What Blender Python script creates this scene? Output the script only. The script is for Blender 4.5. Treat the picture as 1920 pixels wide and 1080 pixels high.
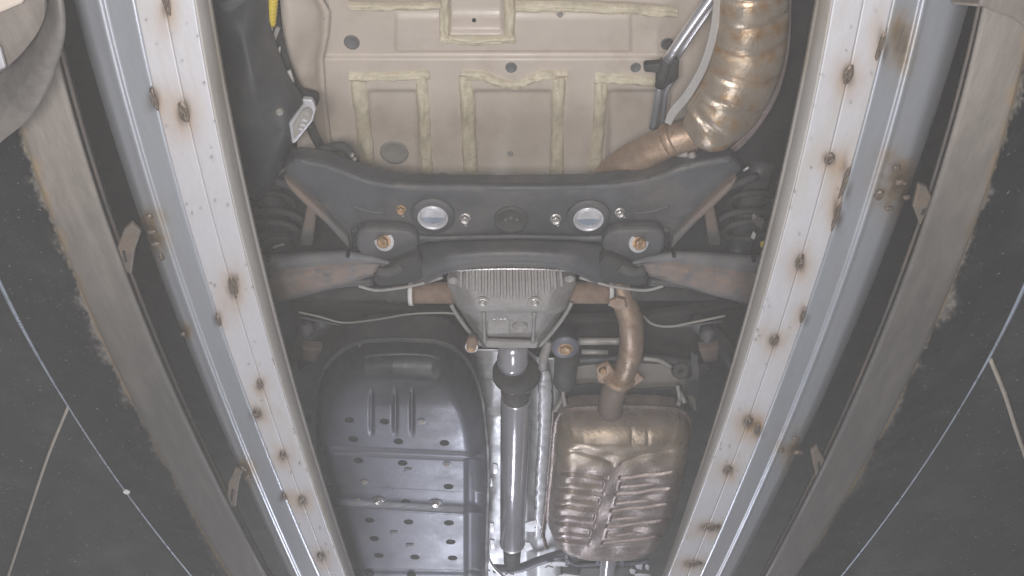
import bpy, math, random
import numpy as np
from mathutils import Vector, noise
random.seed(7); rng = np.random.default_rng(7)
for o in list(bpy.data.objects): bpy.data.objects.remove(o)
SC = bpy.context.scene
COL = SC.collection

# ------------------------------------------------------------------ camera, world, lamps, exposure
F = 1665.0            # focal length in photograph pixels (1920 wide)
PITCH = math.radians(45)
SP, CP = math.sin(PITCH), math.cos(PITCH)
ZC = 0.25             # camera height
cam = bpy.data.cameras.new('camera'); cam_o = bpy.data.objects.new('camera', cam); COL.objects.link(cam_o)
cam.sensor_width = 36.0; cam.lens = 36.0*F/1920.0; cam.clip_end = 100; cam.clip_start = 0.01
cam_o.location = (0, 0, ZC); cam_o.rotation_euler = (math.radians(90)+PITCH, 0, 0)
SC.camera = cam_o
W = bpy.data.worlds.new('World'); SC.world = W; W.use_nodes = True
bg = W.node_tree.nodes['Background']; bg.inputs[0].default_value = (0.95, 0.95, 1.0, 1); bg.inputs[1].default_value = 0.12
def lamp(name, loc, target, size, power, col, size_y=None):
    l = bpy.data.lights.new(name, 'AREA'); l.energy = power; l.color = col
    l.shape = 'RECTANGLE'; l.size = size; l.size_y = size_y or size
    o = bpy.data.objects.new(name, l); COL.objects.link(o); o.location = loc
    o.rotation_euler = (Vector(target)-Vector(loc)).to_track_quat('-Z', 'Y').to_euler()
    return o
lamp('pit_lamp_rear', (-0.10, -0.06, 0.08), (0.0, 1.25, 1.9), 0.40, 27.0, (1.0, 0.965, 0.94), 0.24)
lamp('pit_lamp_front', (-0.25, 4.9, 0.05), (-0.22, 4.6, 1.6), 0.14, 56.0, (0.86, 0.89, 1.0), 2.6)
lamp('pit_lamp_middle', (0.02, 1.25, -0.25), (0.02, 1.6, 1.6), 0.10, 9.0, (0.96, 0.97, 1.0), 0.7)
SC.render.engine = 'CYCLES'
SC.cycles.use_denoising = True
SC.cycles.max_bounces = 6; SC.cycles.volume_bounces = 1
SC.cycles.sample_clamp_indirect = 4.0
SC.view_settings.view_transform = 'Standard'; SC.view_settings.look = 'None'
SC.view_settings.exposure = 0.0; SC.view_settings.gamma = 1.0; SC.view_settings.use_curve_mapping = False

# ------------------------------------------------------------------ survey helpers (photo measurements -> metres)
def P(px, py, H):
    a = (px-960.0)/F; b = (540.0-py)/F
    t = H/(SP+CP*b)
    return Vector((a*t, (CP-SP*b)*t, ZC+H))
def PA(px, py, H):
    a = (px-960.0)/F; b = (540.0-py)/F
    t = H/(SP+CP*b)
    return np.stack([a*t, (CP-SP*b)*t, ZC+H+0*a], -1)
def proj(co):
    x, y, z = co[..., 0], co[..., 1], co[..., 2]-ZC
    d = CP*y+SP*z; u = -SP*y+CP*z
    return 960+F*x/d, 540-F*u/d
def mpp(py, H): return H/(SP+CP*(540.0-py)/F)/F     # metres per photo pixel
def sst(x, a, b):
    t = np.clip((x-a)/(b-a), 0, 1); return t*t*(3-2*t)
def band(x, lo, hi, w): return sst(x, lo-w, lo+w)*(1-sst(x, hi-w, hi+w))

# ------------------------------------------------------------------ materials
MATS = {}
def mat(name, base, rough=0.5, metal=0.0, var=0.15, scale=18.0, dirt=None, dirt_amt=0.5, dirt_scale=6.0, dirt_lo=0.5,
        bump=0.0, bump_scale=120.0, stain=None, stain_tone=None, rough_var=0.15, stretch=None, spec=0.5, fine=0.10, coat=0.0, stain_nz=(0.35, 1.25), speck=None):
    m = bpy.data.materials.new(name); m.use_nodes = True; nt = m.node_tree; N = nt.nodes; L = nt.links
    b = N['Principled BSDF']; b.inputs['Metallic'].default_value = metal
    b.inputs['Specular IOR Level'].default_value = spec
    tc = N.new('ShaderNodeTexCoord'); src = tc.outputs['Object']
    if stretch:
        mp = N.new('ShaderNodeMapping'); mp.inputs['Scale'].default_value = stretch; L.new(src, mp.inputs[0]); src = mp.outputs[0]
    def nz(sc, det=6, rg=0.6):
        n = N.new('ShaderNodeTexNoise'); n.inputs['Scale'].default_value = sc; n.inputs['Detail'].default_value = det
        n.inputs['Roughness'].default_value = rg; L.new(src, n.inputs['Vector']); return n.outputs['Fac']
    def mix(fac, a, c, bl='MIX'):
        x = N.new('ShaderNodeMix'); x.data_type = 'RGBA'; x.blend_type = bl
        if isinstance(fac, float): x.inputs[0].default_value = fac
        else: L.new(fac, x.inputs[0])
        for i, v in ((6, a), (7, c)):
            if isinstance(v, tuple): x.inputs[i].default_value = (*v[:3], 1)
            else: L.new(v, x.inputs[i])
        return x.outputs[2]
    def ramp(f, lo, hi, a=0.0, c=1.0):
        r = N.new('ShaderNodeMapRange'); L.new(f, r.inputs[0]); r.inputs[1].default_value = lo; r.inputs[2].default_value = hi
        r.inputs[3].default_value = a; r.inputs[4].default_value = c; return r.outputs[0]
    n1 = nz(scale)
    dk = tuple(c*(1-var) for c in base); lt = tuple(min(1, c*(1+var)) for c in base)
    col = mix(ramp(n1, 0.3, 0.7), dk, lt)
    n3 = nz(260.0, 3)
    if fine: col = mix(ramp(n3, 0.35, 0.65, 0.0, fine), col, tuple(c*0.45 for c in base))
    if dirt:
        n2 = nz(dirt_scale, 9, 0.68)
        col = mix(ramp(n2, dirt_lo, dirt_lo+0.18, 0.0, dirt_amt), col, dirt)
    for st, an in ((stain, 'stain'), (stain_tone, 'burn_darken')):
        if st:
            at = N.new('ShaderNodeAttribute'); at.attribute_name = an
            mu = N.new('ShaderNodeMath'); mu.operation = 'MULTIPLY'; L.new(at.outputs['Fac'], mu.inputs[0])
            L.new(ramp(nz(45.0), 0.25, 0.6, *stain_nz), mu.inputs[1]); mu.use_clamp = True
            col = mix(mu.outputs[0], col, st)
    if speck:
        col = mix(ramp(nz(170.0, 2, 0.4), 0.71, 0.75, 0.0, 0.6), col, speck)
        col = mix(ramp(nz(60.0, 5, 0.7), 0.72, 0.78, 0.0, 0.6), col, speck)
    L.new(col, b.inputs['Base Color'])
    L.new(ramp(nz(scale*1.7), 0.3, 0.7, max(0.03, rough-rough_var), min(1, rough+rough_var)), b.inputs['Roughness'])
    if coat: b.inputs['Coat Weight'].default_value = coat
    if bump:
        bp = N.new('ShaderNodeBump'); bp.inputs['Strength'].default_value = bump; bp.inputs['Distance'].default_value = 0.004
        L.new(nz(bump_scale, 5), bp.inputs['Height']); L.new(bp.outputs[0], b.inputs['Normal'])
    MATS[name] = m; return m
M_floor = mat('beige_body_paint', (0.57, 0.495, 0.43), 0.42, var=0.07, scale=5, dirt=(0.40, 0.325, 0.25), dirt_amt=0.5, dirt_scale=7, bump=0.05, rough_var=0.1, fine=0.06)
M_seal = mat('yellowed_sealer', (0.64, 0.57, 0.43), 0.45, var=0.2, scale=30, dirt=(0.34, 0.27, 0.19), dirt_amt=0.55, dirt_scale=16, bump=0.8, bump_scale=70)
M_black  = mat('black_plastic', (0.055, 0.056, 0.060), 0.5, var=0.2, scale=9, dirt=(0.13, 0.125, 0.115), dirt_amt=0.5, dirt_scale=5, bump=0.1)
M_dark   = mat('dark_underbody', (0.030, 0.030, 0.031), 0.8, var=0.3, scale=7, dirt=(0.06, 0.055, 0.05), dirt_amt=0.5, dirt_scale=4, bump=0.2)
M_sub    = mat('dusty_black_steel', (0.066, 0.067, 0.074), 0.55, var=0.3, scale=8, dirt=(0.135, 0.122, 0.11), dirt_amt=0.75, dirt_scale=5, bump=0.15, bump_scale=90)
M_arm    = mat('rust_dusted_steel', (0.12, 0.115, 0.115), 0.7, var=0.25, scale=9, dirt=(0.20, 0.135, 0.10), dirt_amt=0.8, dirt_scale=4.5, dirt_lo=0.45, bump=0.25)
M_larm = mat('rust_streaked_arm', (0.135, 0.135, 0.142), 0.6, var=0.25, scale=10, dirt=(0.20, 0.165, 0.145), dirt_amt=0.6, dirt_scale=6, bump=0.25, stain=(0.235, 0.165, 0.13), stain_nz=(-0.5, 1.5))
M_alu = mat('cast_aluminium', (0.34, 0.325, 0.315), 0.62, metal=0.3, var=0.18, scale=14, dirt=(0.17, 0.15, 0.13), dirt_amt=0.7, dirt_scale=9, bump=0.6, bump_scale=160)
M_rust   = mat('brown_rust', (0.19, 0.125, 0.088), 0.75, var=0.25, scale=25, dirt=(0.27, 0.21, 0.16), dirt_amt=0.5, dirt_scale=14, bump=0.4)
M_pipe   = mat('rusty_exhaust_pipe', (0.40, 0.29, 0.215), 0.45, metal=0.45, var=0.25, scale=14, dirt=(0.22, 0.13, 0.075), dirt_amt=0.8, dirt_scale=16, dirt_lo=0.47, bump=0.35, bump_scale=140)
M_muff = mat('tarnished_silencer', (0.305, 0.252, 0.24), 0.35, metal=0.45, var=0.22, scale=12, dirt=(0.21, 0.155, 0.135), dirt_amt=0.85, dirt_scale=22, dirt_lo=0.45, bump=0.30, bump_scale=170, stain=(0.37, 0.29, 0.185), rough_var=0.14)
M_rear = mat('heat_tinted_silencer', (0.43, 0.36, 0.29), 0.33, metal=0.5, var=0.2, scale=9, dirt=(0.33, 0.24, 0.15), dirt_amt=0.6, dirt_scale=7, dirt_lo=0.48, bump=0.2, bump_scale=120, stain=(0.37, 0.21, 0.085), rough_var=0.14)
M_shaft = mat('grey_painted_shaft', (0.44, 0.435, 0.475), 0.19, metal=0.5, var=0.08, scale=12, bump=0.03, rough_var=0.05, fine=0.05)
M_chrome = mat('bright_tube', (0.92, 0.91, 0.97), 0.34, metal=0.85, var=0.03, scale=12, rough_var=0.03, fine=0.0)
M_foil = mat('silver_heat_shield', (0.58, 0.58, 0.60), 0.45, metal=0.4, var=0.12, scale=10, bump=0.25, bump_scale=22, dirt=(0.30, 0.285, 0.27), dirt_amt=0.6, dirt_scale=8)
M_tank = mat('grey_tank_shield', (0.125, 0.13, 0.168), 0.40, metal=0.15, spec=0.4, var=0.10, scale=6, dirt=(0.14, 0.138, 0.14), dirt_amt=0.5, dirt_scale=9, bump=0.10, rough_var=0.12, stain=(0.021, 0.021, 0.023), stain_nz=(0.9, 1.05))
M_hole   = mat('dark_hole', (0.018, 0.018, 0.02), 0.8, var=0.2, scale=30)
M_rubber = mat('black_rubber', (0.05, 0.05, 0.05), 0.75, var=0.25, scale=25, dirt=(0.11, 0.10, 0.09), dirt_amt=0.5, dirt_scale=14, bump=0.2)
M_zinc   = mat('zinc_bolt', (0.58, 0.56, 0.55), 0.35, metal=0.8, var=0.15, scale=60, dirt=(0.36, 0.24, 0.16), dirt_amt=0.5, dirt_scale=60, bump=0.2)
M_rbolt  = mat('rusty_bolt', (0.40, 0.26, 0.15), 0.5, metal=0.5, var=0.25, scale=60, dirt=(0.25, 0.14, 0.08), dirt_amt=0.7, dirt_scale=50, bump=0.3)
M_washer = mat('pale_washer', (0.62, 0.61, 0.64), 0.42, metal=0.4, var=0.1, scale=40, dirt=(0.33, 0.30, 0.28), dirt_amt=0.4, dirt_scale=40)
M_white  = mat('white_plastic', (0.70, 0.69, 0.68), 0.5, var=0.08, scale=30, dirt=(0.4, 0.38, 0.35), dirt_amt=0.4, dirt_scale=30)
M_yellow = mat('yellow_sleeve', (0.72, 0.55, 0.06), 0.5, var=0.12, scale=40)
M_plug   = mat('grey_rubber_plug', (0.15, 0.145, 0.15), 0.6, var=0.12, scale=40)
M_plug2  = mat('dusty_grey_plug', (0.30, 0.28, 0.26), 0.6, var=0.08, scale=30)
M_galv   = mat('galvanised_channel', (0.53, 0.525, 0.555), 0.40, metal=0.25, var=0.06, scale=7, stretch=(1, 0.25, 1), dirt=(0.43, 0.395, 0.345), dirt_amt=0.55, dirt_scale=11, dirt_lo=0.47,
               bump=0.06, stain=(0.36, 0.235, 0.13), stain_tone=(0.085, 0.060, 0.045), rough_var=0.1)
M_galvs  = mat('channel_side', (0.42, 0.40, 0.385), 0.5, metal=0.2, var=0.12, scale=9, stretch=(1, 0.3, 1), dirt=(0.27, 0.21, 0.14), dirt_amt=0.6, dirt_scale=11, bump=0.1)
M_tube   = mat('bare_steel_tube', (0.375, 0.392, 0.43), 0.36, metal=0.55, var=0.08, scale=9, stretch=(1, 0.12, 1), dirt=(0.36, 0.33, 0.32), dirt_amt=0.4, dirt_scale=6, bump=0.05,
               stain=(0.30, 0.215, 0.125), stain_tone=(0.10, 0.08, 0.065), rough_var=0.1)
M_beam   = mat('grimy_beam', (0.25, 0.222, 0.198), 0.6, metal=0.15, var=0.28, scale=16, stretch=(1, 0.16, 1), dirt=(0.13, 0.112, 0.10), dirt_amt=0.8, dirt_scale=13, dirt_lo=0.44, bump=0.2,
               stain=(0.36, 0.25, 0.13), stain_tone=(0.082, 0.077, 0.074), fine=0.2, stain_nz=(0.75, 1.1))
M_tab = mat('rusty_tab', (0.15, 0.125, 0.105), 0.6, metal=0.2, var=0.3, scale=30, dirt=(0.13, 0.085, 0.05), dirt_amt=0.8, dirt_scale=22, bump=0.3)
M_dplate = mat('dark_plate', (0.014, 0.0145, 0.017), 0.68, var=0.25, scale=8, dirt=(0.04, 0.039, 0.038), dirt_amt=0.7, dirt_scale=5, bump=0.25, stain=(0.30, 0.275, 0.245), stain_tone=(0.26, 0.18, 0.09), speck=(0.30, 0.29, 0.28), spec=0.12)
M_weld   = mat('burnt_weld', (0.16, 0.125, 0.10), 0.42, metal=0.5, var=0.4, scale=110, dirt=(0.05, 0.04, 0.035), dirt_amt=0.8, dirt_scale=90, bump=0.6)
M_tan    = mat('tan_dust_line', (0.34, 0.30, 0.25), 0.7, var=0.15, scale=30)
M_blue   = mat('pale_blue_trim_and_shade', (0.36, 0.41, 0.50), 0.32, metal=0.5, var=0.2, scale=10, dirt=(0.15, 0.15, 0.16), dirt_amt=0.6, dirt_scale=9)
M_guard  = mat('worn_grey_guard', (0.165, 0.148, 0.135), 0.6, var=0.2, scale=9, dirt=(0.055, 0.053, 0.053), dirt_amt=0.85, dirt_scale=7, dirt_lo=0.42, bump=0.2)

# ------------------------------------------------------------------ mesh helpers
WL = {}     # world location of each object (nothing is rotated)
def link(name, me, m, parent, c=Vector((0, 0, 0))):
    o = bpy.data.objects.new(name, me); COL.objects.link(o)
    if m: me.materials.append(m)
    base = Vector((0, 0, 0))
    if parent is not None: o.parent = parent; base = WL[parent.name]
    o.location = Vector(c)-base; WL[o.name] = Vector(c)
    return o
def thing(name, loc, label, cat, group=None):
    o = bpy.data.objects.new(name, None); COL.objects.link(o); o.location = loc; WL[o.name] = Vector(loc)
    o['label'] = label; o['category'] = cat
    if group: o['group'] = group
    return o
def mk(name, verts, faces, m, parent, smooth=True, bevel=0.0, attrs=None, seg=2, flip=None):
    V = np.asarray([tuple(v) for v in verts], dtype=float)
    c = (V.min(0)+V.max(0))/2
    me = bpy.data.meshes.new(name); me.from_pydata((V-c).tolist(), [], [list(map(int, f)) for f in faces]); me.update()
    import bmesh
    bm = bmesh.new(); bm.from_mesh(me); bmesh.ops.recalc_face_normals(bm, faces=bm.faces); bm.to_mesh(me); bm.free()
    me.polygons.foreach_set('use_smooth', [smooth]*len(me.polygons))
    for k, a in (attrs or {}).items():
        at = me.attributes.new(k, 'FLOAT', 'POINT'); at.data.foreach_set('value', np.asarray(a, dtype=np.float32).ravel())
    o = link(name, me, m, parent, Vector(c))
    if bevel:
        b = o.modifiers.new('bevel', 'BEVEL'); b.width = bevel; b.segments = seg; b.limit_method = 'ANGLE'; b.angle_limit = math.radians(35)
    return o
def smooth_path(pts, n=6):
    pts = [np.array(p, float) for p in pts]
    if len(pts) < 3: return pts
    out = []
    ext = [2*pts[0]-pts[1]]+pts+[2*pts[-1]-pts[-2]]
    for i in range(1, len(ext)-2):
        a, b, c, d = ext[i-1:i+3]
        for k in range(n):
            t = k/n
            out.append(0.5*((2*b)+(-a+c)*t+(2*a-5*b+4*c-d)*t*t+(-a+3*b-3*c+d)*t**3))
    out.append(pts[-1]); return out
def closed_smooth(pts, n=4):
    pts = [np.array(p, float) for p in pts]; k = len(pts); out = []
    for i in range(k):
        a, b, c, d = pts[i-1], pts[i], pts[(i+1) % k], pts[(i+2) % k]
        for j in range(n):
            t = j/n
            out.append(0.5*((2*b)+(-a+c)*t+(2*a-5*b+4*c-d)*t*t+(-a+3*b-3*c+d)*t**3))
    return out
def plate(name, pts, H, th, m, parent, bevel=0.003, rnd=0, smooth=False):
    """outline (px,py[,H]) laid out at height H, th thick upwards"""
    pts = [(p[0], p[1], p[2] if len(p) > 2 else H) for p in pts]
    if rnd: pts = closed_smooth(pts, rnd)
    B = [P(*p) for p in pts]; n = len(B)
    V = B+[b+Vector((0, 0, th)) for b in B]
    Fc = [list(range(n)), list(range(2*n-1, n-1, -1))]+[[i, (i+1) % n, n+(i+1) % n, n+i] for i in range(n)]
    return mk(name, V, Fc, m, parent, smooth, bevel)
def sweep(name, C, R, m, parent, seg=14, caps=True, squash=None, attrs=None, rmod=None):
    """tube through world points C with radii R"""
    C = np.array([tuple(c) for c in C]); n = len(C)
    R = np.broadcast_to(np.asarray(R, float), (n,))
    T = np.gradient(C, axis=0); T /= np.linalg.norm(T, axis=1)[:, None]+1e-9
    up = np.array([0, 0, 1.0]); V = []
    for i in range(n):
        t = T[i]; u = up-t*np.dot(up, t)
        if np.linalg.norm(u) < 0.05: u = np.array([0, 1.0, 0])-t*t[1]
        u /= np.linalg.norm(u); s = np.cross(t, u)
        for k in range(seg):
            a = 2*math.pi*k/seg; r = R[i]
            if rmod: r = r+rmod(i, a)
            V.append(C[i]+s*math.cos(a)*r+u*math.sin(a)*r*(squash or 1))
    Fc = [[i*seg+k, i*seg+(k+1) % seg, (i+1)*seg+(k+1) % seg, (i+1)*seg+k] for i in range(n-1) for k in range(seg)]
    if caps: Fc += [list(range(seg-1, -1, -1)), list(range((n-1)*seg, n*seg))]
    at = {k: (np.repeat(v, seg) if np.ndim(v) == 1 else v) for k, v in (attrs or {}).items()}
    return mk(name, V, Fc, m, parent, True, attrs=at)
def tube(name, pts, r, m, parent, n=6, seg=12, squash=None):
    sp = smooth_path([(*p, ) for p in pts], n)
    C = [P(*p[:3]) for p in sp]
    if not np.isscalar(r):
        r = [q[0] for q in smooth_path([(x, 0) for x in r], n)]
    return sweep(name, C, r, m, parent, seg, squash=squash)
def lathe(name, c, prof, m, parent, seg=24, axis=(0, 0, 1), bevel=0.0, smooth=True, hexa=False, phase=0.0):
    """prof: (radius, height along axis) list, closed solid if it begins and ends at radius 0"""
    ax = Vector(axis).normalized(); s = ax.orthogonal().normalized(); t = ax.cross(s)
    c = Vector(c); V = []; Fc = []; n = len(prof)
    for (r, h) in prof:
        for k in range(seg):
            a = 2*math.pi*k/seg+phase
            V.append(c+ax*h+s*(math.cos(a)*r)+t*(math.sin(a)*r))
    for i in range(n-1):
        for k in range(seg):
            Fc.append([i*seg+k, i*seg+(k+1) % seg, (i+1)*seg+(k+1) % seg, (i+1)*seg+k])
    if prof[0][0] > 0 and prof[0] != prof[-1]:
        Fc.append(list(range(seg))); Fc.append(list(range((n-1)*seg, n*seg)))
    return mk(name, V, Fc, m, parent, smooth, bevel)
def bolt(px, py, H, rpx, m, parent, name='bolt', washer=None, axis=(0, 0, -1), tall=0.8, wr=1.55):
    """hexagon head with its flange, hanging down from height H"""
    r = rpx*mpp(py, H); c = P(px, py, H)
    if washer:
        lathe('washer', c, [(r*0.6, -0.001), (r*wr, -0.001), (r*wr, r*0.22), (r*0.6, r*0.28), (r*0.6, -0.001)], washer, parent, 20, axis, smooth=False)
    ax = Vector(axis).normalized(); s = ax.orthogonal().normalized(); t = ax.cross(s); V = []; Fc = []
    def ringv(rr, h, k6, off=0.3):
        b = len(V)
        for k in range(12):
            a = math.pi*2*k/12+off
            f = 1.0 if not k6 else (1.0 if k % 2 == 0 else 0.88)
            V.append(c+ax*h+s*math.cos(a)*rr*f+t*math.sin(a)*rr*f)
        return b
    rs = [ringv(r*1.2, -0.004, 0), ringv(r*1.2, r*0.35, 0), ringv(r*0.95, r*0.45, 1), ringv(r*0.95, r*(0.45+tall), 1), ringv(r*0.7, r*(0.57+tall), 0), ringv(r*0.05, r*(0.50+tall), 0)]
    for a, b in zip(rs, rs[1:]):
        for k in range(12): Fc.append([a+k, a+(k+1) % 12, b+(k+1) % 12, b+k])
    Fc.append([rs[0]+k for k in range(12)]); Fc.append([rs[-1]+k for k in range(12)])
    return mk(name, V, Fc, m, parent, False)
def disc(name, px, py, H, rpx, m, parent, dish=0.25, axis=(0, 0, -1), th=0.12, seg=24):
    r = rpx*mpp(py, H)
    return lathe(name, P(px, py, H), [(0.0001, -0.002), (r, -0.002), (r, r*th), (r*0.85, r*(th+0.05)), (r*0.75, r*(th-0.10)), (0.0001, r*(th-0.10-dish*0.2))], m, parent, seg, axis)
def at3(px, py, pos, rpx, m, parent, name, th=0.002):
    """flat round plug lying on a known 3d point"""
    r = rpx*mpp(py, pos[2]-ZC)
    return lathe(name, pos, [(0.0001, -0.012), (r*0.98, -0.012), (r, th*0.4), (r*0.86, th), (r*0.7, th*0.3), (0.0001, th*0.1)], m, parent, 18, (0, 0, -1))
class Surf:
    def __init__(s, C): s.C = C.reshape(-1, 3); s.px, s.py = proj(s.C)
    def at(s, px, py): return Vector(s.C[np.argmin((s.px-px)**2+(s.py-py)**2)])
def grid_obj(name, C, m, parent, attrs=None, thick=0.0):
    nv, nu = C.shape[:2]; V = C.reshape(-1, 3)
    Fc = [[i*nu+j, i*nu+j+1, (i+1)*nu+j+1, (i+1)*nu+j] for i in range(nv-1) for j in range(nu-1)]
    o = mk(name, V, Fc, m, parent, True, attrs=attrs)
    if thick:
        sm = o.modifiers.new('thickness', 'SOLIDIFY'); sm.thickness = thick; sm.offset = 0
    return o
def seg_dist(XY, poly):
    d = np.full(XY.shape[:-1], 1e9)
    for a, b in zip(poly, np.roll(poly, -1, axis=0)):
        ab = b-a; t = np.clip(((XY-a)@ab)/(ab@ab+1e-12), 0, 1)
        q = a+t[..., None]*ab; d = np.minimum(d, np.linalg.norm(XY-q, axis=-1))
    return d
def fbm(X, Y, sc, seed=0.0):
    out = np.empty(X.size)
    for i, (x, y) in enumerate(zip(X.ravel(), Y.ravel())): out[i] = noise.fractal(Vector((x*sc, y*sc, seed)), 1.0, 2.0, 3)
    return out.reshape(X.shape)
def shell(name, Lp, Rp, v0, v1, Hrim, depth, shoulder, m, parent, detail=None, nu=120, nv=160, attr=None, power=2.0, thick=0.0):
    """pressed pan: outline at rim height, bulging downwards by depth over a rounded shoulder"""
    t = np.linspace(0, 1, nv); v = v0+(v1-v0)*(t*0.6+0.4*(1-np.cos(np.pi*t))/2)
    s = np.linspace(0, 1, nu); s = s*0.55+0.45*(1-np.cos(np.pi*s))/2
    xl = np.interp(v, *zip(*Lp)); xr = np.interp(v, *zip(*Rp))
    px = xl[:, None]+(xr-xl)[:, None]*s[None, :]; py = np.repeat(v[:, None], nu, 1)
    C = PA(px, py, Hrim)
    ol = [(x, vv) for vv, x in Lp if v0 <= vv <= v1]+[(x, vv) for vv, x in Rp if v0 <= vv <= v1][::-1]
    poly = np.array([P(x, vv, Hrim)[:2] for x, vv in ol])
    d = seg_dist(C[..., :2], poly)
    q = np.clip(d/shoulder, 0, 1); prof = (1-(1-q)**power)**(1/power)
    C[..., 2] -= depth*prof
    ipx, ipy = proj(C)
    if detail is not None: C[..., 2] -= detail(ipx, ipy)*np.clip(q*1.6, 0, 1)
    at = {'stain': attr(ipx, ipy)} if attr else None
    o = grid_obj(name, C, m, parent, at, thick)
    return o, Surf(C)
def bead(name, pts, wpx, H, hgt, m, parent, lump=0.5, seed=0.0, n=10, seg=8):
    """lumpy bead of brushed sealer: half round strip on the underside of a panel"""
    sp = smooth_path(pts, n) if len(pts) > 2 else [np.array(pts[0])+(np.array(pts[1])-np.array(pts[0]))*k/24 for k in range(25)]
    C = np.array([P(p[0], p[1], H) for p in sp]); T = np.gradient(C, axis=0); T /= np.linalg.norm(T, axis=1)[:, None]
    S = np.stack([-T[:, 1], T[:, 0], 0*T[:, 0]], 1); V = []; Fc = []
    for i in range(len(C)):
        w = wpx*mpp(sp[i][1], H)/2
        for k in range(seg+1):
            a = k/seg*2-1
            nz = noise.noise(Vector((C[i][0]*28+seed, C[i][1]*28, a*1.3)))
            nz2 = noise.noise(Vector((C[i][0]*70+seed, C[i][1]*70, a*4+9)))
            q = C[i]+S[i]*a*w*(1+0.16*nz)
            h = hgt*max(0.0, 1-abs(a)**4)*(1+lump*(nz+0.6*nz2)*1.4)
            V.append((q[0], q[1], q[2]-max(0, h)+(0.004 if k in (0, seg) else 0)))
    w = seg+1
    Fc = [[i*w+k, i*w+k+1, (i+1)*w+k+1, (i+1)*w+k] for i in range(len(C)-1) for k in range(seg)]
    return mk(name, V, Fc, m, parent, True)

# ================================================================== the car
car = thing('car', P(960, 540, 1.25), 'beige car seen from below, spanning both ramp tracks: fuel tank shield, differential and exhaust', 'car')

# ---- dark shell above everything, added to block light from above
X, Y = np.meshgrid(np.linspace(-2.6, 2.6, 70), np.linspace(-0.6, 6.0, 80))
Z = ZC+1.98+0.03*fbm(X, Y, 2.2, 3)
grid_obj('underbody_light_block', np.stack([X, Y, Z], -1), M_dark, car)

# ---- trunk floor
HF = 1.70
def floor_detail(px, py):
    d = 0.010*sst(py, 96, 108)-0.006*band(py, 100, 104, 3)
    d += 0.006*band(px, 742, 1182, 3)*(py < 96)*sst(py, 20, 34)
    for (a, b, c, dd) in ((690, 785, 168, 420), (886, 1037, 168, 420), (1140, 1250, 168, 420)):
        k = (px-960)*0.035*((py-140)/200)
        d -= 0.012*band(px+k*0, a, b, 8)*sst(py, c-8, c+8)
    d -= 0.010*band(px, 843, 942, 4)*(1-sst(py, 52, 64))
    return d
px, py = np.meshgrid(np.linspace(560, 1420, 260), np.linspace(-60, 420, 170))
C = PA(px, py, HF); C[..., 2] -= floor_detail(px, py)
floor = grid_obj('floor_pan', C, M_floor, car)
floor['label'] = 'beige painted trunk floor with pressed panels and sealer beads'
FS = Surf(C)
BE = [([(672, 150), (681, 250), (690, 345)], 30), ([(655, 143), (730, 143), (806, 140)], 20), ([(790, 142), (797, 250), (801, 345)], 26),
      ([(873, 142), (878, 240), (882, 345)], 28), ([(866, 141), (905, 142), (930, 152), (960, 161), (990, 152), (1018, 141), (1064, 141)], 20), ([(1048, 142), (1046, 240), (1044, 345)], 27),
      ([(1128, 142), (1122, 240), (1114, 345)], 27), ([(1115, 146), (1170, 148), (1240, 155)], 24),
      ([(655, 12), (740, 13), (836, 12)], 16), ([(966, 12), (1100, 14), (1270, 24)], 20),
      ([(834, -30), (834, 40), (834, 78)], 20), ([(955, -30), (955, 40), (955, 78)], 22), ([(826, 74), (895, 76), (966, 74)], 18)]
for i, (p, w) in enumerate(BE): bead('sealer_bead', p, w, HF-0.011, 0.007, M_seal, floor, 0.8, i*3.7)
for (x, y, r, mm) in ((661, 78, 15, M_plug), (960, 125, 11, M_plug), (1193, 127, 10, M_plug), (740, 285, 27, M_plug2), (832, 331, 11, M_plug2), (1079, 336, 11, M_plug2), (606, 33, 5, M_hole), (890, 37, 4, M_hole), (1249, 82, 12, M_plug)):
    at3(x, y, FS.at(x, y), r, mm, floor, 'floor_plug', 0.003)
for (x, y) in ((957, 287), (1050, 27)): bolt(x, y, FS.at(x, y)[2]-ZC, 5, M_plug2, floor, name='stud', washer=M_floor, tall=0.5, wr=2.0)
# long member at the left of the floor
ed = [(604, -60), (606, 0), (619, 22), (617, 60), (607, 110), (611, 180), (620, 260), (628, 300), (632, 360)]
le = [(520, -60), (525, 0), (530, 60), (532, 110), (540, 180), (556, 260), (560, 300), (560, 360)]
vv = np.linspace(-60, 360, 90); xr = np.interp(vv, [e[1] for e in ed], [e[0] for e in ed]); xl = np.interp(vv, [e[1] for e in le], [e[0] for e in le])
k = np.array([0, .25, .5, .7, .8, .86, .93, 1.0]); hh = np.array([1.60, 1.605, 1.62, 1.635, 1.65, 1.668, 1.672, 1.674])
px = xl[:, None]+(xr-xl)[:, None]*k; py = np.repeat(vv[:, None], len(k), 1)
C = np.stack([PA(px[:, j], py[:, j], hh[j]) for j in range(len(k))], 1)
mem = grid_obj('side_member', C, M_floor, car, thick=0.003)
at3(605, 33, P(603, 33, 1.67), 6, M_hole, mem, 'hole', 0.003)

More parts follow.
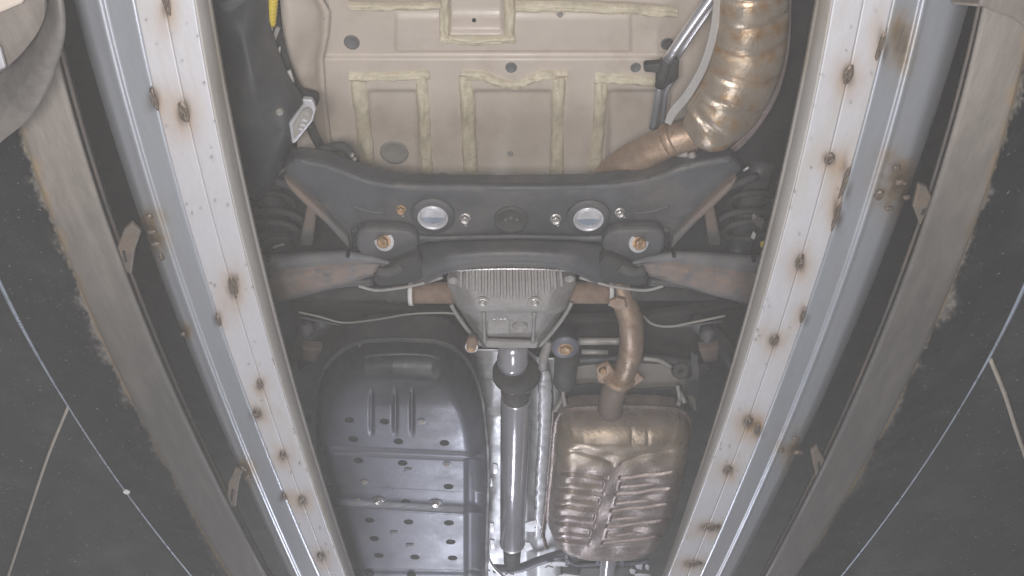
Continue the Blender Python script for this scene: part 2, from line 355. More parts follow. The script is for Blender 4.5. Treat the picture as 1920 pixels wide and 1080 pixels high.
# ---- black liner at the left, harness, clip and bracket
Lp = [(-60, 385), (0, 392), (60, 398), (150, 415), (250, 430), (320, 445), (350, 468), (362, 488)]
Rp = [(-60, 505), (0, 503), (40, 505), (90, 520), (140, 540), (180, 566), (215, 572), (250, 556), (300, 536), (330, 520), (350, 505), (362, 494)]
def liner_d(px, py): return 0.008*band(px, 440, 500, 20)*band(py, 60, 300, 30)+0.006*np.sin(px*0.05+py*0.02)
liner, LS = shell('wheel_liner', Lp, Rp, -60, 362, 1.50, 0.07, 0.05, M_black, car, liner_d, 70, 110)
liner['label'] = 'black plastic wheel arch liner'
at3(525, 210, LS.at(525, 210), 7, M_plug2, liner, 'push_clip', 0.006)
tube('harness', [(497, -20, 1.55), (508, 40, 1.55), (518, 90, 1.55), (536, 140, 1.55), (556, 175, 1.56), (590, 186, 1.58)], 0.018, M_rubber, car)
slv = tube('yellow_sleeve', [(512, -30, 1.52), (510, 10, 1.52), (507, 46, 1.52)], 0.0095, M_yellow, car, 10, 14)
slv['label'] = 'yellow corrugated cable sleeve'
for kk in range(9): lathe('sleeve_rib', P(512-kk*0.6, -14+kk*7, 1.52), [(0.0098, -0.0018), (0.0108, 0), (0.0098, 0.0018)], M_yellow, slv, 14, (0.05, -1, 0))
for (x, y, w, h, a) in ((508, 54, 4, 12, -0.3), (517, 64, 9, 24, 0.35), (523, 97, 4, 14, 0.1), (543, 146, 10, 24, -0.3)):
    ca, sa = math.cos(a), math.sin(a)
    plate('harness_clip', [(x+ca*u-sa*v_, y+sa*u+ca*v_) for u, v_ in ((-w/2, -h/2), (w/2, -h/2), (w/2, h/2), (-w/2, h/2))], 1.515, 0.008, M_white if w != 9 else M_plug2, car, 0.002)
br = plate('cast_bracket', [(541, 232), (547, 270), (553, 269), (586, 228), (592, 206), (588, 194), (584, 187), (566, 186), (568, 196), (560, 206)], 1.405, 0.012, M_washer, car, 0.003)
br['label'] = 'pale cast bracket with embossed letters'
pk = plate('recess', [(548, 236), (551, 262), (583, 226), (585, 210), (578, 200), (566, 207)], 1.402, 0.004, M_plug2, br, 0.002)
for (x, y) in ((564, 246), (567, 238), (570, 229)): plate('embossed_letter', [(x-6, y-2), (x+5, y+1), (x+6, y-3), (x-4, y-6)], 1.399, 0.004, M_washer, br, 0.001)
disc('stud', 577, 211, 1.400, 9, M_plug2, br)
tube('cable', [(580, 232, 1.52), (590, 255, 1.53), (602, 275, 1.54), (612, 284, 1.54)], 0.010, M_rubber, car)
tube('cable', [(545, 284, 1.50), (580, 290, 1.50), (612, 280, 1.50), (640, 274, 1.50), (656, 288, 1.50), (664, 304, 1.50)], 0.010, M_rubber, car)
plate('connector_clip', [(612, 286), (622, 282), (624, 298)], 1.50, 0.004, M_washer, car, 0.001)
for (x, y) in ((660, 292), (654, 303), (664, 300)): bolt(x, y, 1.49, 4, M_zinc, car, 'hose_clip', tall=0.6)
tube('liner_edge_pipe', [(490, 358, 1.52), (512, 334, 1.52), (532, 318, 1.53), (556, 314, 1.55)], 0.006, M_sub, car)

# ---- rear silencer at the upper right
CL = smooth_path([(1416, -110, 1.47), (1412, -20, 1.47), (1409, 60, 1.47), (1396, 130, 1.47), (1366, 192, 1.465), (1330, 234, 1.46), (1298, 254, 1.46)], 48)
n = len(CL); tt = np.linspace(0, 1, n)
Rpx = np.interp(tt, [0, .3, .5, .68, .80, .88, .93, .97, 1], [66, 68, 69, 68, 64, 56, 48, 40, 33])
R = np.array([r*mpp(c[1], 1.47) for r, c in zip(Rpx, CL)])
Cw = [P(*c) for c in CL]; arc = np.concatenate([[0], np.cumsum([(b-a).length for a, b in zip(Cw, Cw[1:])])])
def ribs(i, a):
    if tt[i] > 0.95: return 0
    ph = arc[i]/0.056+0.12*noise.noise(Vector((arc[i]*9, 0, 4))); ca = math.cos(a); down = max(0, -math.sin(a))
    if ca > 0.38 and tt[i] < 0.55: ph += 0.12
    fr = abs((ph+0.5) % 1-0.5)
    brk = min(1, abs(ca-0.38)*9) if tt[i] < 0.55 else 1
    e = min(1, max(0, (0.97-abs(ca))*7))
    groove = -(0.0052+0.004*noise.noise(Vector((math.floor(ph)*3.1, ca*1.5, 2))))*math.exp(-((fr-0.5)/0.15)**2)+0.0012*noise.noise(Vector((arc[i]*45, ca*4, 7)))
    return (groove+0.0012)*brk*e*min(1, down*2.5)*min(1, (0.95-tt[i])*12)
rst = np.zeros((n, 56))
for i in range(n):
    for k in range(56):
        a = 2*math.pi*k/56
        rst[i, k] = max(0, min(1, 0.5+0.5*math.sin(arc[i]*2*math.pi/0.048+1.1)))*max(0, min(1, 0.40+1.5*noise.noise(Vector((arc[i]*30, math.cos(a)*3.2, 5.0)))+0.8*noise.noise(Vector((arc[i]*90, math.cos(a)*9, 2.0)))))*(0.9 if tt[i] < 0.9 else 0.2)
rear = sweep('rear_silencer', Cw, R, M_rear, car, 56, squash=0.72, attrs={'stain': rst}, rmod=ribs)
rear['label'] = 'curved ribbed rear silencer with orange heat stains'
fl = smooth_path([(1341, -60), (1338, 0), (1331, 60), (1313, 120), (1284, 172), (1256, 206), (1246, 230)], 8)
fr = smooth_path([(1356, -60), (1353, 0), (1346, 62), (1327, 126), (1298, 180), (1269, 216), (1258, 236)], 8)
plate('seam_flange', [tuple(p) for p in fl]+[tuple(p) for p in fr[::-1]], 1.455, 0.005, M_galvs, rear, 0.0015)
fl2 = smooth_path([(1485, -60), (1484, 0), (1480, 90), (1462, 170), (1425, 236), (1380, 284), (1340, 297), (1306, 284)], 8)
fr2 = [(p[0]-9, p[1]-6) for p in fl2]
plate('seam_flange', [tuple(p) for p in fl2]+fr2[::-1], 1.46, 0.005, M_muff, rear, 0.0015)
inl = tube('inlet_pipe', [(1306, 250, 1.47), (1262, 262, 1.47), (1215, 284, 1.48), (1170, 308, 1.50), (1140, 340, 1.52), (1128, 390, 1.55)], [0.032, 0.032, 0.033, 0.034, 0.035, 0.035], M_pipe, rear, 8, 26)
lathe('weld_collar', P(1256, 262, 1.47), [(0.032, -0.009), (0.0345, -0.006), (0.035, 0), (0.0345, 0.006), (0.032, 0.009)], M_pipe, rear, 26, (P(1300, 246, 1.47)-P(1225, 280, 1.48)))
# hanger under the silencer inlet
tube('hanger_rod', [(1300, 290, 1.44), (1280, 300, 1.47), (1252, 316, 1.50), (1225, 330, 1.52)], 0.007, M_plug2, rear)
tube('hanger_rod', [(1288, 288, 1.45), (1240, 302, 1.50), (1215, 325, 1.52)], 0.007, M_plug2, rear)
plate('hanger_bracket', [(1305, 284), (1298, 305), (1262, 322), (1230, 330), (1240, 315), (1275, 300), (1290, 284)], 1.51, 0.004, M_plug, rear, 0.001)

# ---- bright tubes and clamp
ct = tube('coolant_tube', [(1352, -30, 1.55), (1300, 42, 1.55), (1250, 114, 1.55)], 0.0105, M_chrome, car, 3, 20); ct['label'] = 'thick bright metal tube'
tube('coolant_tube', [(1352, -8, 1.55), (1310, 50, 1.55), (1272, 107, 1.55)], 0.0042, M_chrome, car, 3, 14)['label'] = 'thin bright metal tube'
cl = plate('tube_clamp', [(1208, 122), (1240, 120), (1250, 112), (1274, 112), (1272, 150), (1246, 165), (1230, 160), (1232, 138), (1208, 136)], 1.555, 0.02, M_rubber, car, 0.004)
plate('clamp_ear', [(1246, 82), (1258, 76), (1262, 90), (1252, 100)], 1.575, 0.01, M_rubber, cl, 0.002)
tube('rubber_hose', [(1248, 112, 1.56), (1243, 140, 1.56), (1238, 160, 1.57)], 0.0115, M_rubber, car, 4, 14)
tube('lower_tube', [(1237, 158, 1.58), (1232, 195, 1.58), (1224, 240, 1.58)], 0.0085, M_tube, car, 4, 14)
tube('lower_tube', [(1268, 112, 1.57), (1264, 145, 1.57), (1250, 170, 1.57), (1245, 200, 1.57), (1242, 240, 1.57)], 0.005, M_tube, car, 4, 12)
plate('tunnel_side_panel', [(1262, 112), (1300, 60), (1335, 10), (1360, -40), (1420, -40), (1380, 150), (1290, 220), (1255, 230)], 1.66, 0.01, M_floor, car, 0.002)

for pts in ([(430, 300), (560, 318), (650, 330), (690, 350), (690, 500), (430, 500)], [(1225, 345), (1290, 318), (1318, 290), (1400, 260), (1446, 100), (1480, -60), (1580, -60), (1500, 500), (1225, 500)]):
    plate('wheel_house', pts, 1.595, 0.01, M_dark, car, 0.002)
# ---- rear subframe
HS = 1.42
sub = plate('subframe', [(552, 298), (612, 308), (690, 338), (760, 350), (960, 353), (1115, 350), (1222, 336), (1290, 310), (1372, 296), (1395, 316), (1352, 362), (1300, 420), (1262, 452), (1258, 470), (1160, 470), (960, 468), (760, 470), (656, 470), (650, 450), (612, 420), (560, 362), (528, 318)], HS, 0.05, M_sub, car, 0.010)
sub['label'] = 'dusty dark grey rear subframe with two round holes'
# rear top lip, pressed ridge lines
tube('rear_lip', [(560, 300, 1.43), (630, 318, 1.43), (700, 342, 1.43), (780, 350, 1.43), (960, 352, 1.43), (1110, 350, 1.43), (1215, 338, 1.43), (1290, 312, 1.43), (1370, 298, 1.43)], 0.010, M_sub, sub, 8, 10)
tube('pressed_ridge', [(660, 432, 1.418), (740, 436, 1.416), (800, 447, 1.414), (900, 446, 1.412), (960, 445, 1.412), (1020, 446, 1.412), (1115, 447, 1.414), (1180, 436, 1.416), (1255, 432, 1.418)], 0.009, M_sub, sub, 8, 10, squash=0.7)
# arch lip: rolled lower edge that curves over the differential
va = smooth_path([(770, 462, 1.39, 524), (792, 456, 1.375, 536), (840, 452, 1.36, 512), (900, 450, 1.36, 500), (960, 449, 1.36, 498), (1020, 450, 1.36, 500), (1075, 452, 1.36, 512), (1125, 456, 1.375, 536), (1146, 462, 1.39, 524)], 8)
rows = []
for p in va:
    q = []
    for k in np.linspace(0, 1, 12):
        hh_ = p[2]+0.05*(1-math.sqrt(max(0, 1-(1-k)**2)))*1.0-0.010*k+0.004*math.sin(k*9)
        q.append(np.array(P(p[0]+(p[0]-960)*0.01*k, p[1]+(p[3]-p[1])*k, hh_)))
    rows.append(q)
grid_obj('arch_lip', np.array(rows), M_sub, sub, thick=0.004)
# braces to the body mounts
for sx in (-1, 1):
    X_ = lambda x: 957+sx*(x-957)
    plate('brace', [(X_(1262), 446), (X_(1300), 408), (X_(1330), 380), (X_(1362), 350), (X_(1384), 334), (X_(1372), 356), (X_(1340), 388), (X_(1306), 418), (X_(1258), 470)], 1.40, 0.03, M_arm, sub, 0.006)
    plate('brace_leg', [(X_(1320), 388), (X_(1338), 380), (X_(1352), 452), (X_(1352), 462), (X_(1328), 462)], 1.45, 0.03, M_arm, sub, 0.006)
    tube('slot', [(X_(1250), 434, 1.415), (X_(1249), 448, 1.414), (X_(1247), 464, 1.413)], 0.0075, M_hole, sub, 4, 12, squash=0.5)
    # ears carrying the arm pivots
    plate('pivot_ear', [(X_(1130), 450), (X_(1150), 434), (X_(1200), 430), (X_(1242), 434), (X_(1247), 462), (X_(1232), 482), (X_(1200), 490), (X_(1160), 484), (X_(1135), 474)], 1.388, 0.03, M_sub, sub, 0.008, rnd=3)
    tube('shadow_ridge', [(X_(1255), 385, 1.421), (X_(1225), 396, 1.421), (X_(1190), 400, 1.421)], 0.0035, M_sub, sub)  # slim ridge shaped to stand in for a thin shadow line
    bx, by = ((1197, 455) if sx > 0 else (721, 452))
    bolt(bx, by, 1.386, 11, M_rbolt, sub, 'pivot_bolt', washer=M_washer, axis=(sx*0.25, -0.55, -1), tall=1.0, wr=1.75)
    bead('weld_seam', [(X_(1140), 446), (X_(1165), 432), (X_(1205), 428), (X_(1244), 432)], 6, HS-0.002, 0.005, M_sub, sub, 0.9, sx*5)
    # round lightening hole with bright sleeve
    cx, cy = (1103, 406) if sx > 0 else (812, 403)
    c = P(cx, cy, HS); r = 28*mpp(cy, HS)
    lathe('hole_collar', c, [(r*1.02, -0.002), (r*1.50, -0.002), (r*1.46, 0.007), (r*1.2, 0.003), (r*1.02, 0.009), (r*1.02, -0.002)], M_sub, sub, 40, (0, 0, -1))
    lathe('hole_sleeve', c, [(r*0.84, -0.004), (r*1.02, -0.004), (r*1.02, 0.011), (r*0.92, 0.012), (r*0.84, 0.005), (r*0.84, -0.004)], M_washer, sub, 40, (0, 0, -1))
    lathe('hole_cup', c, [(0.0001, 0.001), (r*0.84, 0.001), (r*0.84, 0.0035), (r*0.5, 0.0025), (0.0001, 0.002)], M_washer, sub, 32, (0, 0, -1))
    plate('hole_shade', [(cx-20, cy+6), (cx+20, cy+6), (cx+12, cy+14), (cx, cy+17), (cx-12, cy+14)], HS-0.004, 0.001, M_blue, sub, 0.0, rnd=3)  # blue crescent paints the shade inside the sleeve
for (x, y, r, m_) in ((752, 392, 8, M_rbolt), (872, 408, 9, M_zinc), (1042, 409, 9, M_zinc), (1162, 397, 8, M_zinc)):
    bolt(x, y, HS, r, m_, sub, 'bolt', axis=(0, -0.15, -1), tall=0.9)
for (x, y) in ((874, 422), (1046, 422), (756, 404), (1170, 406)): disc('weld_dot', x, y, HS, 3, M_zinc, sub)
lathe('centre_dish', P(958, 411, HS), [(0.0001, 0.001), (0.026, 0.001), (0.030, 0.006), (0.036, 0.004), (0.036, -0.003)], M_rubber, sub, 36, (0, 0, -1))
for (x, y) in ((948, 412), (958, 409), (969, 412)): disc('dish_stud', x, y, HS-0.001, 3, M_plug, sub)

# ---- control arms
for sx in (-1, 1):
    X_ = (lambda x: x) if sx < 0 else (lambda x: 1916-x)
    top = [(430, 492), (500, 478), (580, 471), (650, 468), (700, 478), (740, 492)]
    bot = [(430, 600), (510, 570), (580, 552), (640, 535), (700, 516), (740, 508)]
    xs = np.linspace(430, 740, 50); yt = np.interp(xs, *zip(*top)); yb = np.interp(xs, *zip(*bot)); rows = []
    for x, a, b in zip(xs, yt, yb):
        q = []
        for k, h in ((0, 1.44), (0.04, 1.40), (0.12, 1.383), (0.33, 1.378), (0.375, 1.398), (0.44, 1.380), (0.62, 1.378), (0.82, 1.378), (0.93, 1.384), (0.98, 1.395), (1.0, 1.43)):
            q.append(np.array(P(X_(x), a+(b-a)*k, h)))
        rows.append(q)
    rows = np.array(rows); kk_ = np.broadcast_to(np.array([0, 0, 0, 0.1, 0.5, 0.9, 1, 1, 0.6, 0.3, 0])[None, :], rows.shape[:2])
    arm = grid_obj('control_arm', rows, M_larm, car, {'stain': kk_*0.6}, thick=0.004)
    arm['label'] = 'pressed steel lower control arm with rusty underside'
    for (x, y, r) in ((591, 526, 6), (652, 480, 4), (502, 489, 4)): at3(X_(x), y, P(X_(x), y, 1.378), r, M_hole, arm, 'drain_hole', 0.002)
    pk = plate('bush_pocket', [(X_(700), 520), (X_(716), 508), (X_(752), 490), (X_(776), 482), (X_(790), 490), (X_(796), 510), (X_(788), 528), (X_(740), 537), (X_(706), 536)], 1.366, 0.035, M_dark, car, 0.008, rnd=3)  # dark colour paints the shade of the recess
    tube('bush', [(X_(708), 506, 1.366), (X_(724), 510, 1.364), (X_(742), 506, 1.366), (X_(754), 498, 1.37)], 0.011, M_rubber, pk, 5, 14)
    tube('pocket_rim', [(X_(672), 536, 1.37), (X_(704), 544, 1.368), (X_(740), 541, 1.366), (X_(780), 534, 1.366), (X_(830), 520, 1.37)], 0.0035, M_alu, pk, 6, 10)
    tube('arm_shelf', [(X_(600), 538, 1.40), (X_(650), 530, 1.40), (X_(700), 528, 1.40)], 0.010, M_black, pk, 5, 12)
    # half shaft with ring clamp and boot
    yc = 549
    tube('half_shaft', [(X_(860), yc, 1.47), (X_(820), yc, 1.47), (X_(774), yc, 1.47)], 0.026, M_rust, car, 4, 28)
    lathe('boot_clamp', P(X_(771), yc+1, 1.465), [(0.026, -0.005), (0.0295, -0.005), (0.0295, 0.005), (0.026, 0.005), (0.026, -0.005)], M_white, car, 28, (1, 0, 0))
    bo = lathe('boot', P(X_(766), yc, 1.47), [(0.020, 0.012), (0.026, 0), (0.022, -0.012), (0.026, -0.022), (0.021, -0.034), (0.025, -0.044), (0.019, -0.056), (0.018, -0.25)][::1] if sx < 0 else [(0.020, -0.012), (0.026, 0), (0.022, 0.012), (0.026, 0.022), (0.021, 0.034), (0.025, 0.044), (0.019, 0.056), (0.018, 0.25)], M_rubber, car, 28, (1, 0, 0))

# ---- differential
HD = 1.385
def diff_pt(px, py, h): return np.array(P(px, py, h))
rowsd = [ # py, xl, xr, H centre, H side
    (490, 846, 1070, 1.41, 1.45), (505, 843, 1073, 1.392, 1.44), (520, 838, 1080, 1.388, 1.43), (536, 840, 1078, 1.384, 1.43), (552, 847, 1072, 1.378, 1.43), (566, 852, 1068, 1.372, 1.43),
    (574, 856, 1064, 1.370, 1.43), (582, 862, 1058, 1.373, 1.44), (588, 866, 1052, 1.392, 1.455), (606, 878, 1042, 1.408, 1.465), (622, 888, 1032, 1.418, 1.47), (634, 896, 1022, 1.424, 1.475), (644, 902, 1014, 1.428, 1.48), (652, 904, 1012, 1.43, 1.47)]
ks = np.linspace(-1, 1, 41); rows = []
for (y, xl, xr, hc, hs) in rowsd:
    q = []
    for k in ks:
        e = abs(k); sh = 0 if e < 0.62 else ((e-0.62)/0.38)
        q.append(diff_pt((xl+xr)/2+(xr-xl)/2*k, y, hc+(hs-hc)*sh**1.6))
    rows.append(q)
D = np.array(rows)
# refine along the length
tt_ = np.linspace(0, len(rowsd)-1, 70); D = np.stack([np.stack([np.interp(tt_, range(len(rowsd)), D[:, j, c]) for c in range(3)], -1) for j in range(41)], 1)
dif = grid_obj('differential', D, M_alu, car); dif['label'] = 'cast aluminium differential housing with cooling fins'
DS = Surf(D)
for i in range(17):
    x = 866+i*11.6; e = abs(i-8)/8
    y1 = 561-26*e**1.8
    a, b = P(x-1.4, 500, 1.385), P(x+(x-957)*0.02, y1, 1.372+0.012*e)
    w = 0.0029; dz = 0.021
    V = []
    for (q, ww, hz) in ((a, w*1.1, dz*0.6), (a+(b-a)*0.5, w*1.2, dz), (a+(b-a)*0.9, w*1.1, dz*0.9), (b, w*0.6, dz*0.2)):
        V += [q+Vector((-ww*1.5, 0, 0.012)), q+Vector((-ww, 0, -hz*0.5)), q+Vector((ww, 0, -hz*0.5)), q+Vector((ww*1.5, 0, 0.012))]
    Fc = [[s*4+k, s*4+k+1, (s+1)*4+k+1, (s+1)*4+k] for s in range(3) for k in range(3)]+[[12, 13, 14, 15]]
    mk('fin', V, Fc, M_alu, dif, False, 0.0012)
tube('cover_edge', [(846, 508, 1.37), (900, 505, 1.365), (960, 504, 1.364), (1020, 505, 1.365), (1068, 508, 1.37)], 0.0022, M_zinc, dif, 4, 8)
for (x, y) in ((905, 566), (1003, 566)):
    bolt(x, y, 1.372, 7, M_zinc, dif, axis=(0, -0.2, -1), washer=M_alu, tall=0.5, wr=1.8)
for (x, y) in ((850, 526), (1068, 523)): disc('cover_boss', x, y, 1.40, 9, M_alu, dif)
for (x, xb) in ((907, 909), (1002, 999)): tube('rib', [(x, 586, 1.380), (x+(xb-x)*.5, 615, 1.396), (xb, 642, 1.404)], [0.0055, 0.0036, 0.0048], M_alu, dif, 4, 10)
tube('body_seam', [(846, 572, 1.41), (858, 592, 1.415), (880, 622, 1.42), (902, 646, 1.43)], 0.005, M_alu, dif, 5, 8)
tube('body_seam', [(1072, 568, 1.41), (1058, 592, 1.415), (1036, 622, 1.42), (1012, 648, 1.43)], 0.005, M_alu, dif, 5, 8)
disc('drain_plug', 975, 612, 1.408, 14, M_alu, dif, th=0.3)
plate('nameplate_pad', [(914, 592), (956, 592), (956, 626), (914, 628)], 1.402, 0.006, M_alu, dif, 0.003)
for i, (x, w, h) in enumerate(((926, 5, 2), (927, 4, 1.5), (936, 1.6, 6), (940, 1.6, 6), (947, 6, 1.5), (947, 6, 1.5), (955, 4, 1.5))):
    yy = 596+(-2, 2, 0, 0, -2, 2, 0)[i]
    plate('cast_mark', [(x-w/2, yy-h/2), (x+w/2, yy-h/2), (x+w/2, yy+h/2), (x-w/2, yy+h/2)], 1.4005, 0.002, M_zinc, dif, 0.0)
plate('nose_lip', [(904, 640), (1010, 644), (1006, 654), (912, 652)], 1.404, 0.02, M_alu, dif, 0.004)
plate('nose_slot', [(914, 634), (998, 636), (998, 643), (914, 641)], 1.414, 0.006, M_hole, dif, 0.002)
lathe('side_boss', P(886, 632, 1.42), [(0.0001, 0), (0.014, 0), (0.014, 0.03), (0.011, 0.034), (0.0001, 0.034)], M_rust, dif, 18, (0, -0.4, -1))
bolt(884, 650, 1.40, 8, M_rbolt, dif, axis=(0, -0.4, -1), washer=M_zinc)
tube('mount_arm', [(1030, 640, 1.45), (1020, 668, 1.44), (1018, 690, 1.45)], 0.012, M_alu, dif)

# ---- front mount bush with washer
mb = lathe('mount_bush', P(1060, 653, 1.40), [(0.014, 0.0), (0.033, 0.0), (0.034, -0.006), (0.031, -0.009), (0.031, -0.05), (0.014, -0.05), (0.014, 0.0)], M_tank, car, 40, (0, -0.1, -1)); mb['label'] = 'grey ringed differential mount bush with rusty bolt'
bolt(1060, 652, 1.405, 12, M_rbolt, mb, axis=(0, -0.1, -1), tall=0.4, washer=M_hole, wr=1.4)
tube('bush_stem', [(1062, 668, 1.46), (1060, 700, 1.47), (1058, 716, 1.48)], 0.030, M_rubber, mb, 4, 18)
plate('cross_member', [(540, 560), (860, 590), (1060, 600), (1170, 600), (1390, 570), (1400, 700), (1300, 690), (1160, 676), (1020, 690), (860, 640), (640, 640), (560, 700)], 1.62, 0.03, M_dark, car, 0.008)
tube('cross_tube', [(1080, 640, 1.55), (1120, 640, 1.55), (1170, 640, 1.55)], 0.010, M_galvs, car, 3, 12)
tube('cross_tube', [(1090, 660, 1.56), (1140, 661, 1.56)], 0.008, M_galvs, car, 3, 12)
tube('cross_tube', [(1080, 676, 1.54), (1130, 674, 1.54), (1190, 672, 1.54), (1260, 676, 1.54), (1330, 690, 1.54)], 0.013, M_black, car, 5, 12)

# ---- propeller shaft
fx = lathe('drive_shaft', P(962, 645, 1.455), [(0.037, 0), (0.037, 0.055), (0.040, 0.058), (0.040, 0.082), (0.034, 0.085)], M_shaft, car, 36, (P(960, 745, 1.475)-P(962, 645, 1.455))); fx['label'] = 'grey propeller shaft with bright reflection'
axs = (P(960, 1010, 1.47)-P(966, 745, 1.475)).normalized()
sh0 = P(968, 700, 1.475)
lathe('flange', sh0+axs*0.0, [(0.022, -0.014), (0.059, -0.014), (0.062, -0.010), (0.062, -0.001), (0.059, 0.000), (0.059, 0.002), (0.062, 0.003), (0.062, 0.010), (0.054, 0.014), (0.042, 0.030), (0.022, 0.030)], M_rubber, fx, 44, axs)
for k in range(8):
    a = 2*math.pi*k/8+0.2; s_ = axs.orthogonal().normalized(); t_ = axs.cross(s_)
    lathe('flange_bolt', sh0+axs*0.010+(s_*math.cos(a)+t_*math.sin(a))*0.051, [(0.0001, 0), (0.0065, 0), (0.0065, 0.010), (0.004, 0.014), (0.0001, 0.014)], M_rbolt, fx, 8, axs, smooth=False)
lathe('yoke', sh0+axs*0.028, [(0.038, 0), (0.042, 0.02), (0.040, 0.05), (0.036, 0.07), (0.038, 0.085)], M_rubber, fx, 30, axs)
L_ = (P(960, 1018, 1.47)-sh0).length
lathe('shaft_tube', sh0, [(0.0375, 0.10), (0.0405, 0.108), (0.0405, L_*0.5), (0.0400, L_-0.012), (0.029, L_-0.004), (0.024, L_), (0.0001, L_)], M_shaft, fx, 48, axs)
lathe('end_ring', sh0+axs*(L_-0.012), [(0.0400, 0), (0.0420, 0.002), (0.0420, 0.006), (0.0400, 0.008)], M_chrome, fx, 40, axs)
lathe('rear_coupling', sh0+axs*L_, [(0.024, 0), (0.03, 0.03), (0.028, 0.12), (0.0001, 0.12)], M_rubber, fx, 30, axs)

# ---- heat shield in the tunnel
hx = [(640, 880, 1040), (700, 880, 1040), (1080, 860, 1330)]
px, py = np.meshgrid(np.linspace(845, 1052, 80), np.linspace(655, 1180, 120))
C = PA(px, py, 1.60); fb = fbm(C[..., 0], C[..., 1], 14, 5.0)
C[..., 2] += 0.0012*fb-0.02*np.exp(-((py-771)/3.0)**2)-0.010*np.exp(-((py-705)/3.0)**2)-0.03*sst(px, 985, 1010)*(1-sst(px, 1040, 1060))-0.04*sst(np.abs(px-950), 70, 95)*(px < 930)
hsd = grid_obj('tunnel_heat_shield', C, M_foil, car, thick=0.002); hsd['label'] = 'crinkled silver heat shield in the tunnel'
ev = np.linspace(695, 1010, 90); rows = []
for i, v_ in enumerate(ev):
    xl_ = np.interp(v_, [695, 720, 800, 900, 1010], [1016, 1010, 1010, 1004, 1000]); w_ = np.interp(v_, [695, 720, 1010], [14, 26, 22]); j = 3*noise.noise(Vector((v_*0.11, 2, 0)))
    rows.append([np.array(P(xl_+j+w_*k, v_, 1.52+h+0.004*noise.noise(Vector((v_*0.2, k*3, 1))))) for k, h in ((0, 0.04), (0.06, 0.002), (0.3, 0), (0.6, 0.004), (0.9, 0.006), (1, 0.03))])
grid_obj('shield_edge', np.array(rows), M_foil, car, thick=0.002)
ew = np.linspace(770, 1030, 70); rows = []
for v_ in ew:
    xl_ = np.interp(v_, [770, 850, 950, 1000, 1030], [1036, 1030, 1022, 1014, 1022]); j = 2*noise.noise(Vector((v_*0.2, 8, 0)))
    rows.append([np.array(P(xl_+j+6*k, v_, 1.46+0.01*k)) for k in (0, .5, 1)])
grid_obj('muffler_shield_rim', np.array(rows), M_muff, car, thick=0.003)
plate('shield_tab', [(978, 982), (1010, 974), (1016, 990), (1000, 998), (978, 996)], 1.52, 0.004, M_foil, car, 0.001)
plate('shield_clip', [(980, 1016), (994, 1018), (1000, 1030), (984, 1036)], 1.52, 0.004, M_foil, car, 0.001)

# ---- exhaust pipe and centre muffler
ep = tube('exhaust_pipe', [(1158, 520, 1.50), (1168, 560, 1.46), (1182, 600, 1.44), (1184, 650, 1.44), (1174, 690, 1.44), (1160, 712, 1.44)], [0.027, 0.028, 0.0295, 0.0295, 0.0290, 0.0285], M_pipe, car, 8, 28)
ep['label'] = 'bent rusty exhaust pipe'
plate('pipe_bracket', [(1142, 566), (1158, 560), (1172, 562), (1176, 578), (1160, 582), (1144, 576)], 1.412, 0.01, M_pipe, ep, 0.003)
axp = P(1146, 760, 1.44)-P(1170, 690, 1.44)
lathe('pipe_flange', P(1160, 708, 1.44), [(0.026, -0.006), (0.040, -0.006), (0.043, 0.0), (0.040, 0.007), (0.026, 0.009), (0.026, -0.006)], M_pipe, ep, 36, axp)
plate('flange_plate', [(1118, 690), (1140, 680), (1160, 706), (1196, 700), (1210, 712), (1190, 726), (1160, 732), (1120, 716)], 1.43, 0.012, M_pipe, ep, 0.004)
lathe('flange_bolt', P(1129, 694, 1.43), [(0.0001, 0), (0.009, 0), (0.009, 0.014), (0.007, 0.017), (0.0001, 0.017)], M_rbolt, ep, 12, (0.1, -0.7, -1), smooth=False)
tube('front_pipe', [(1158, 715, 1.45), (1147, 745, 1.45), (1142, 800, 1.44)], 0.033, M_arm, ep, 5, 26)
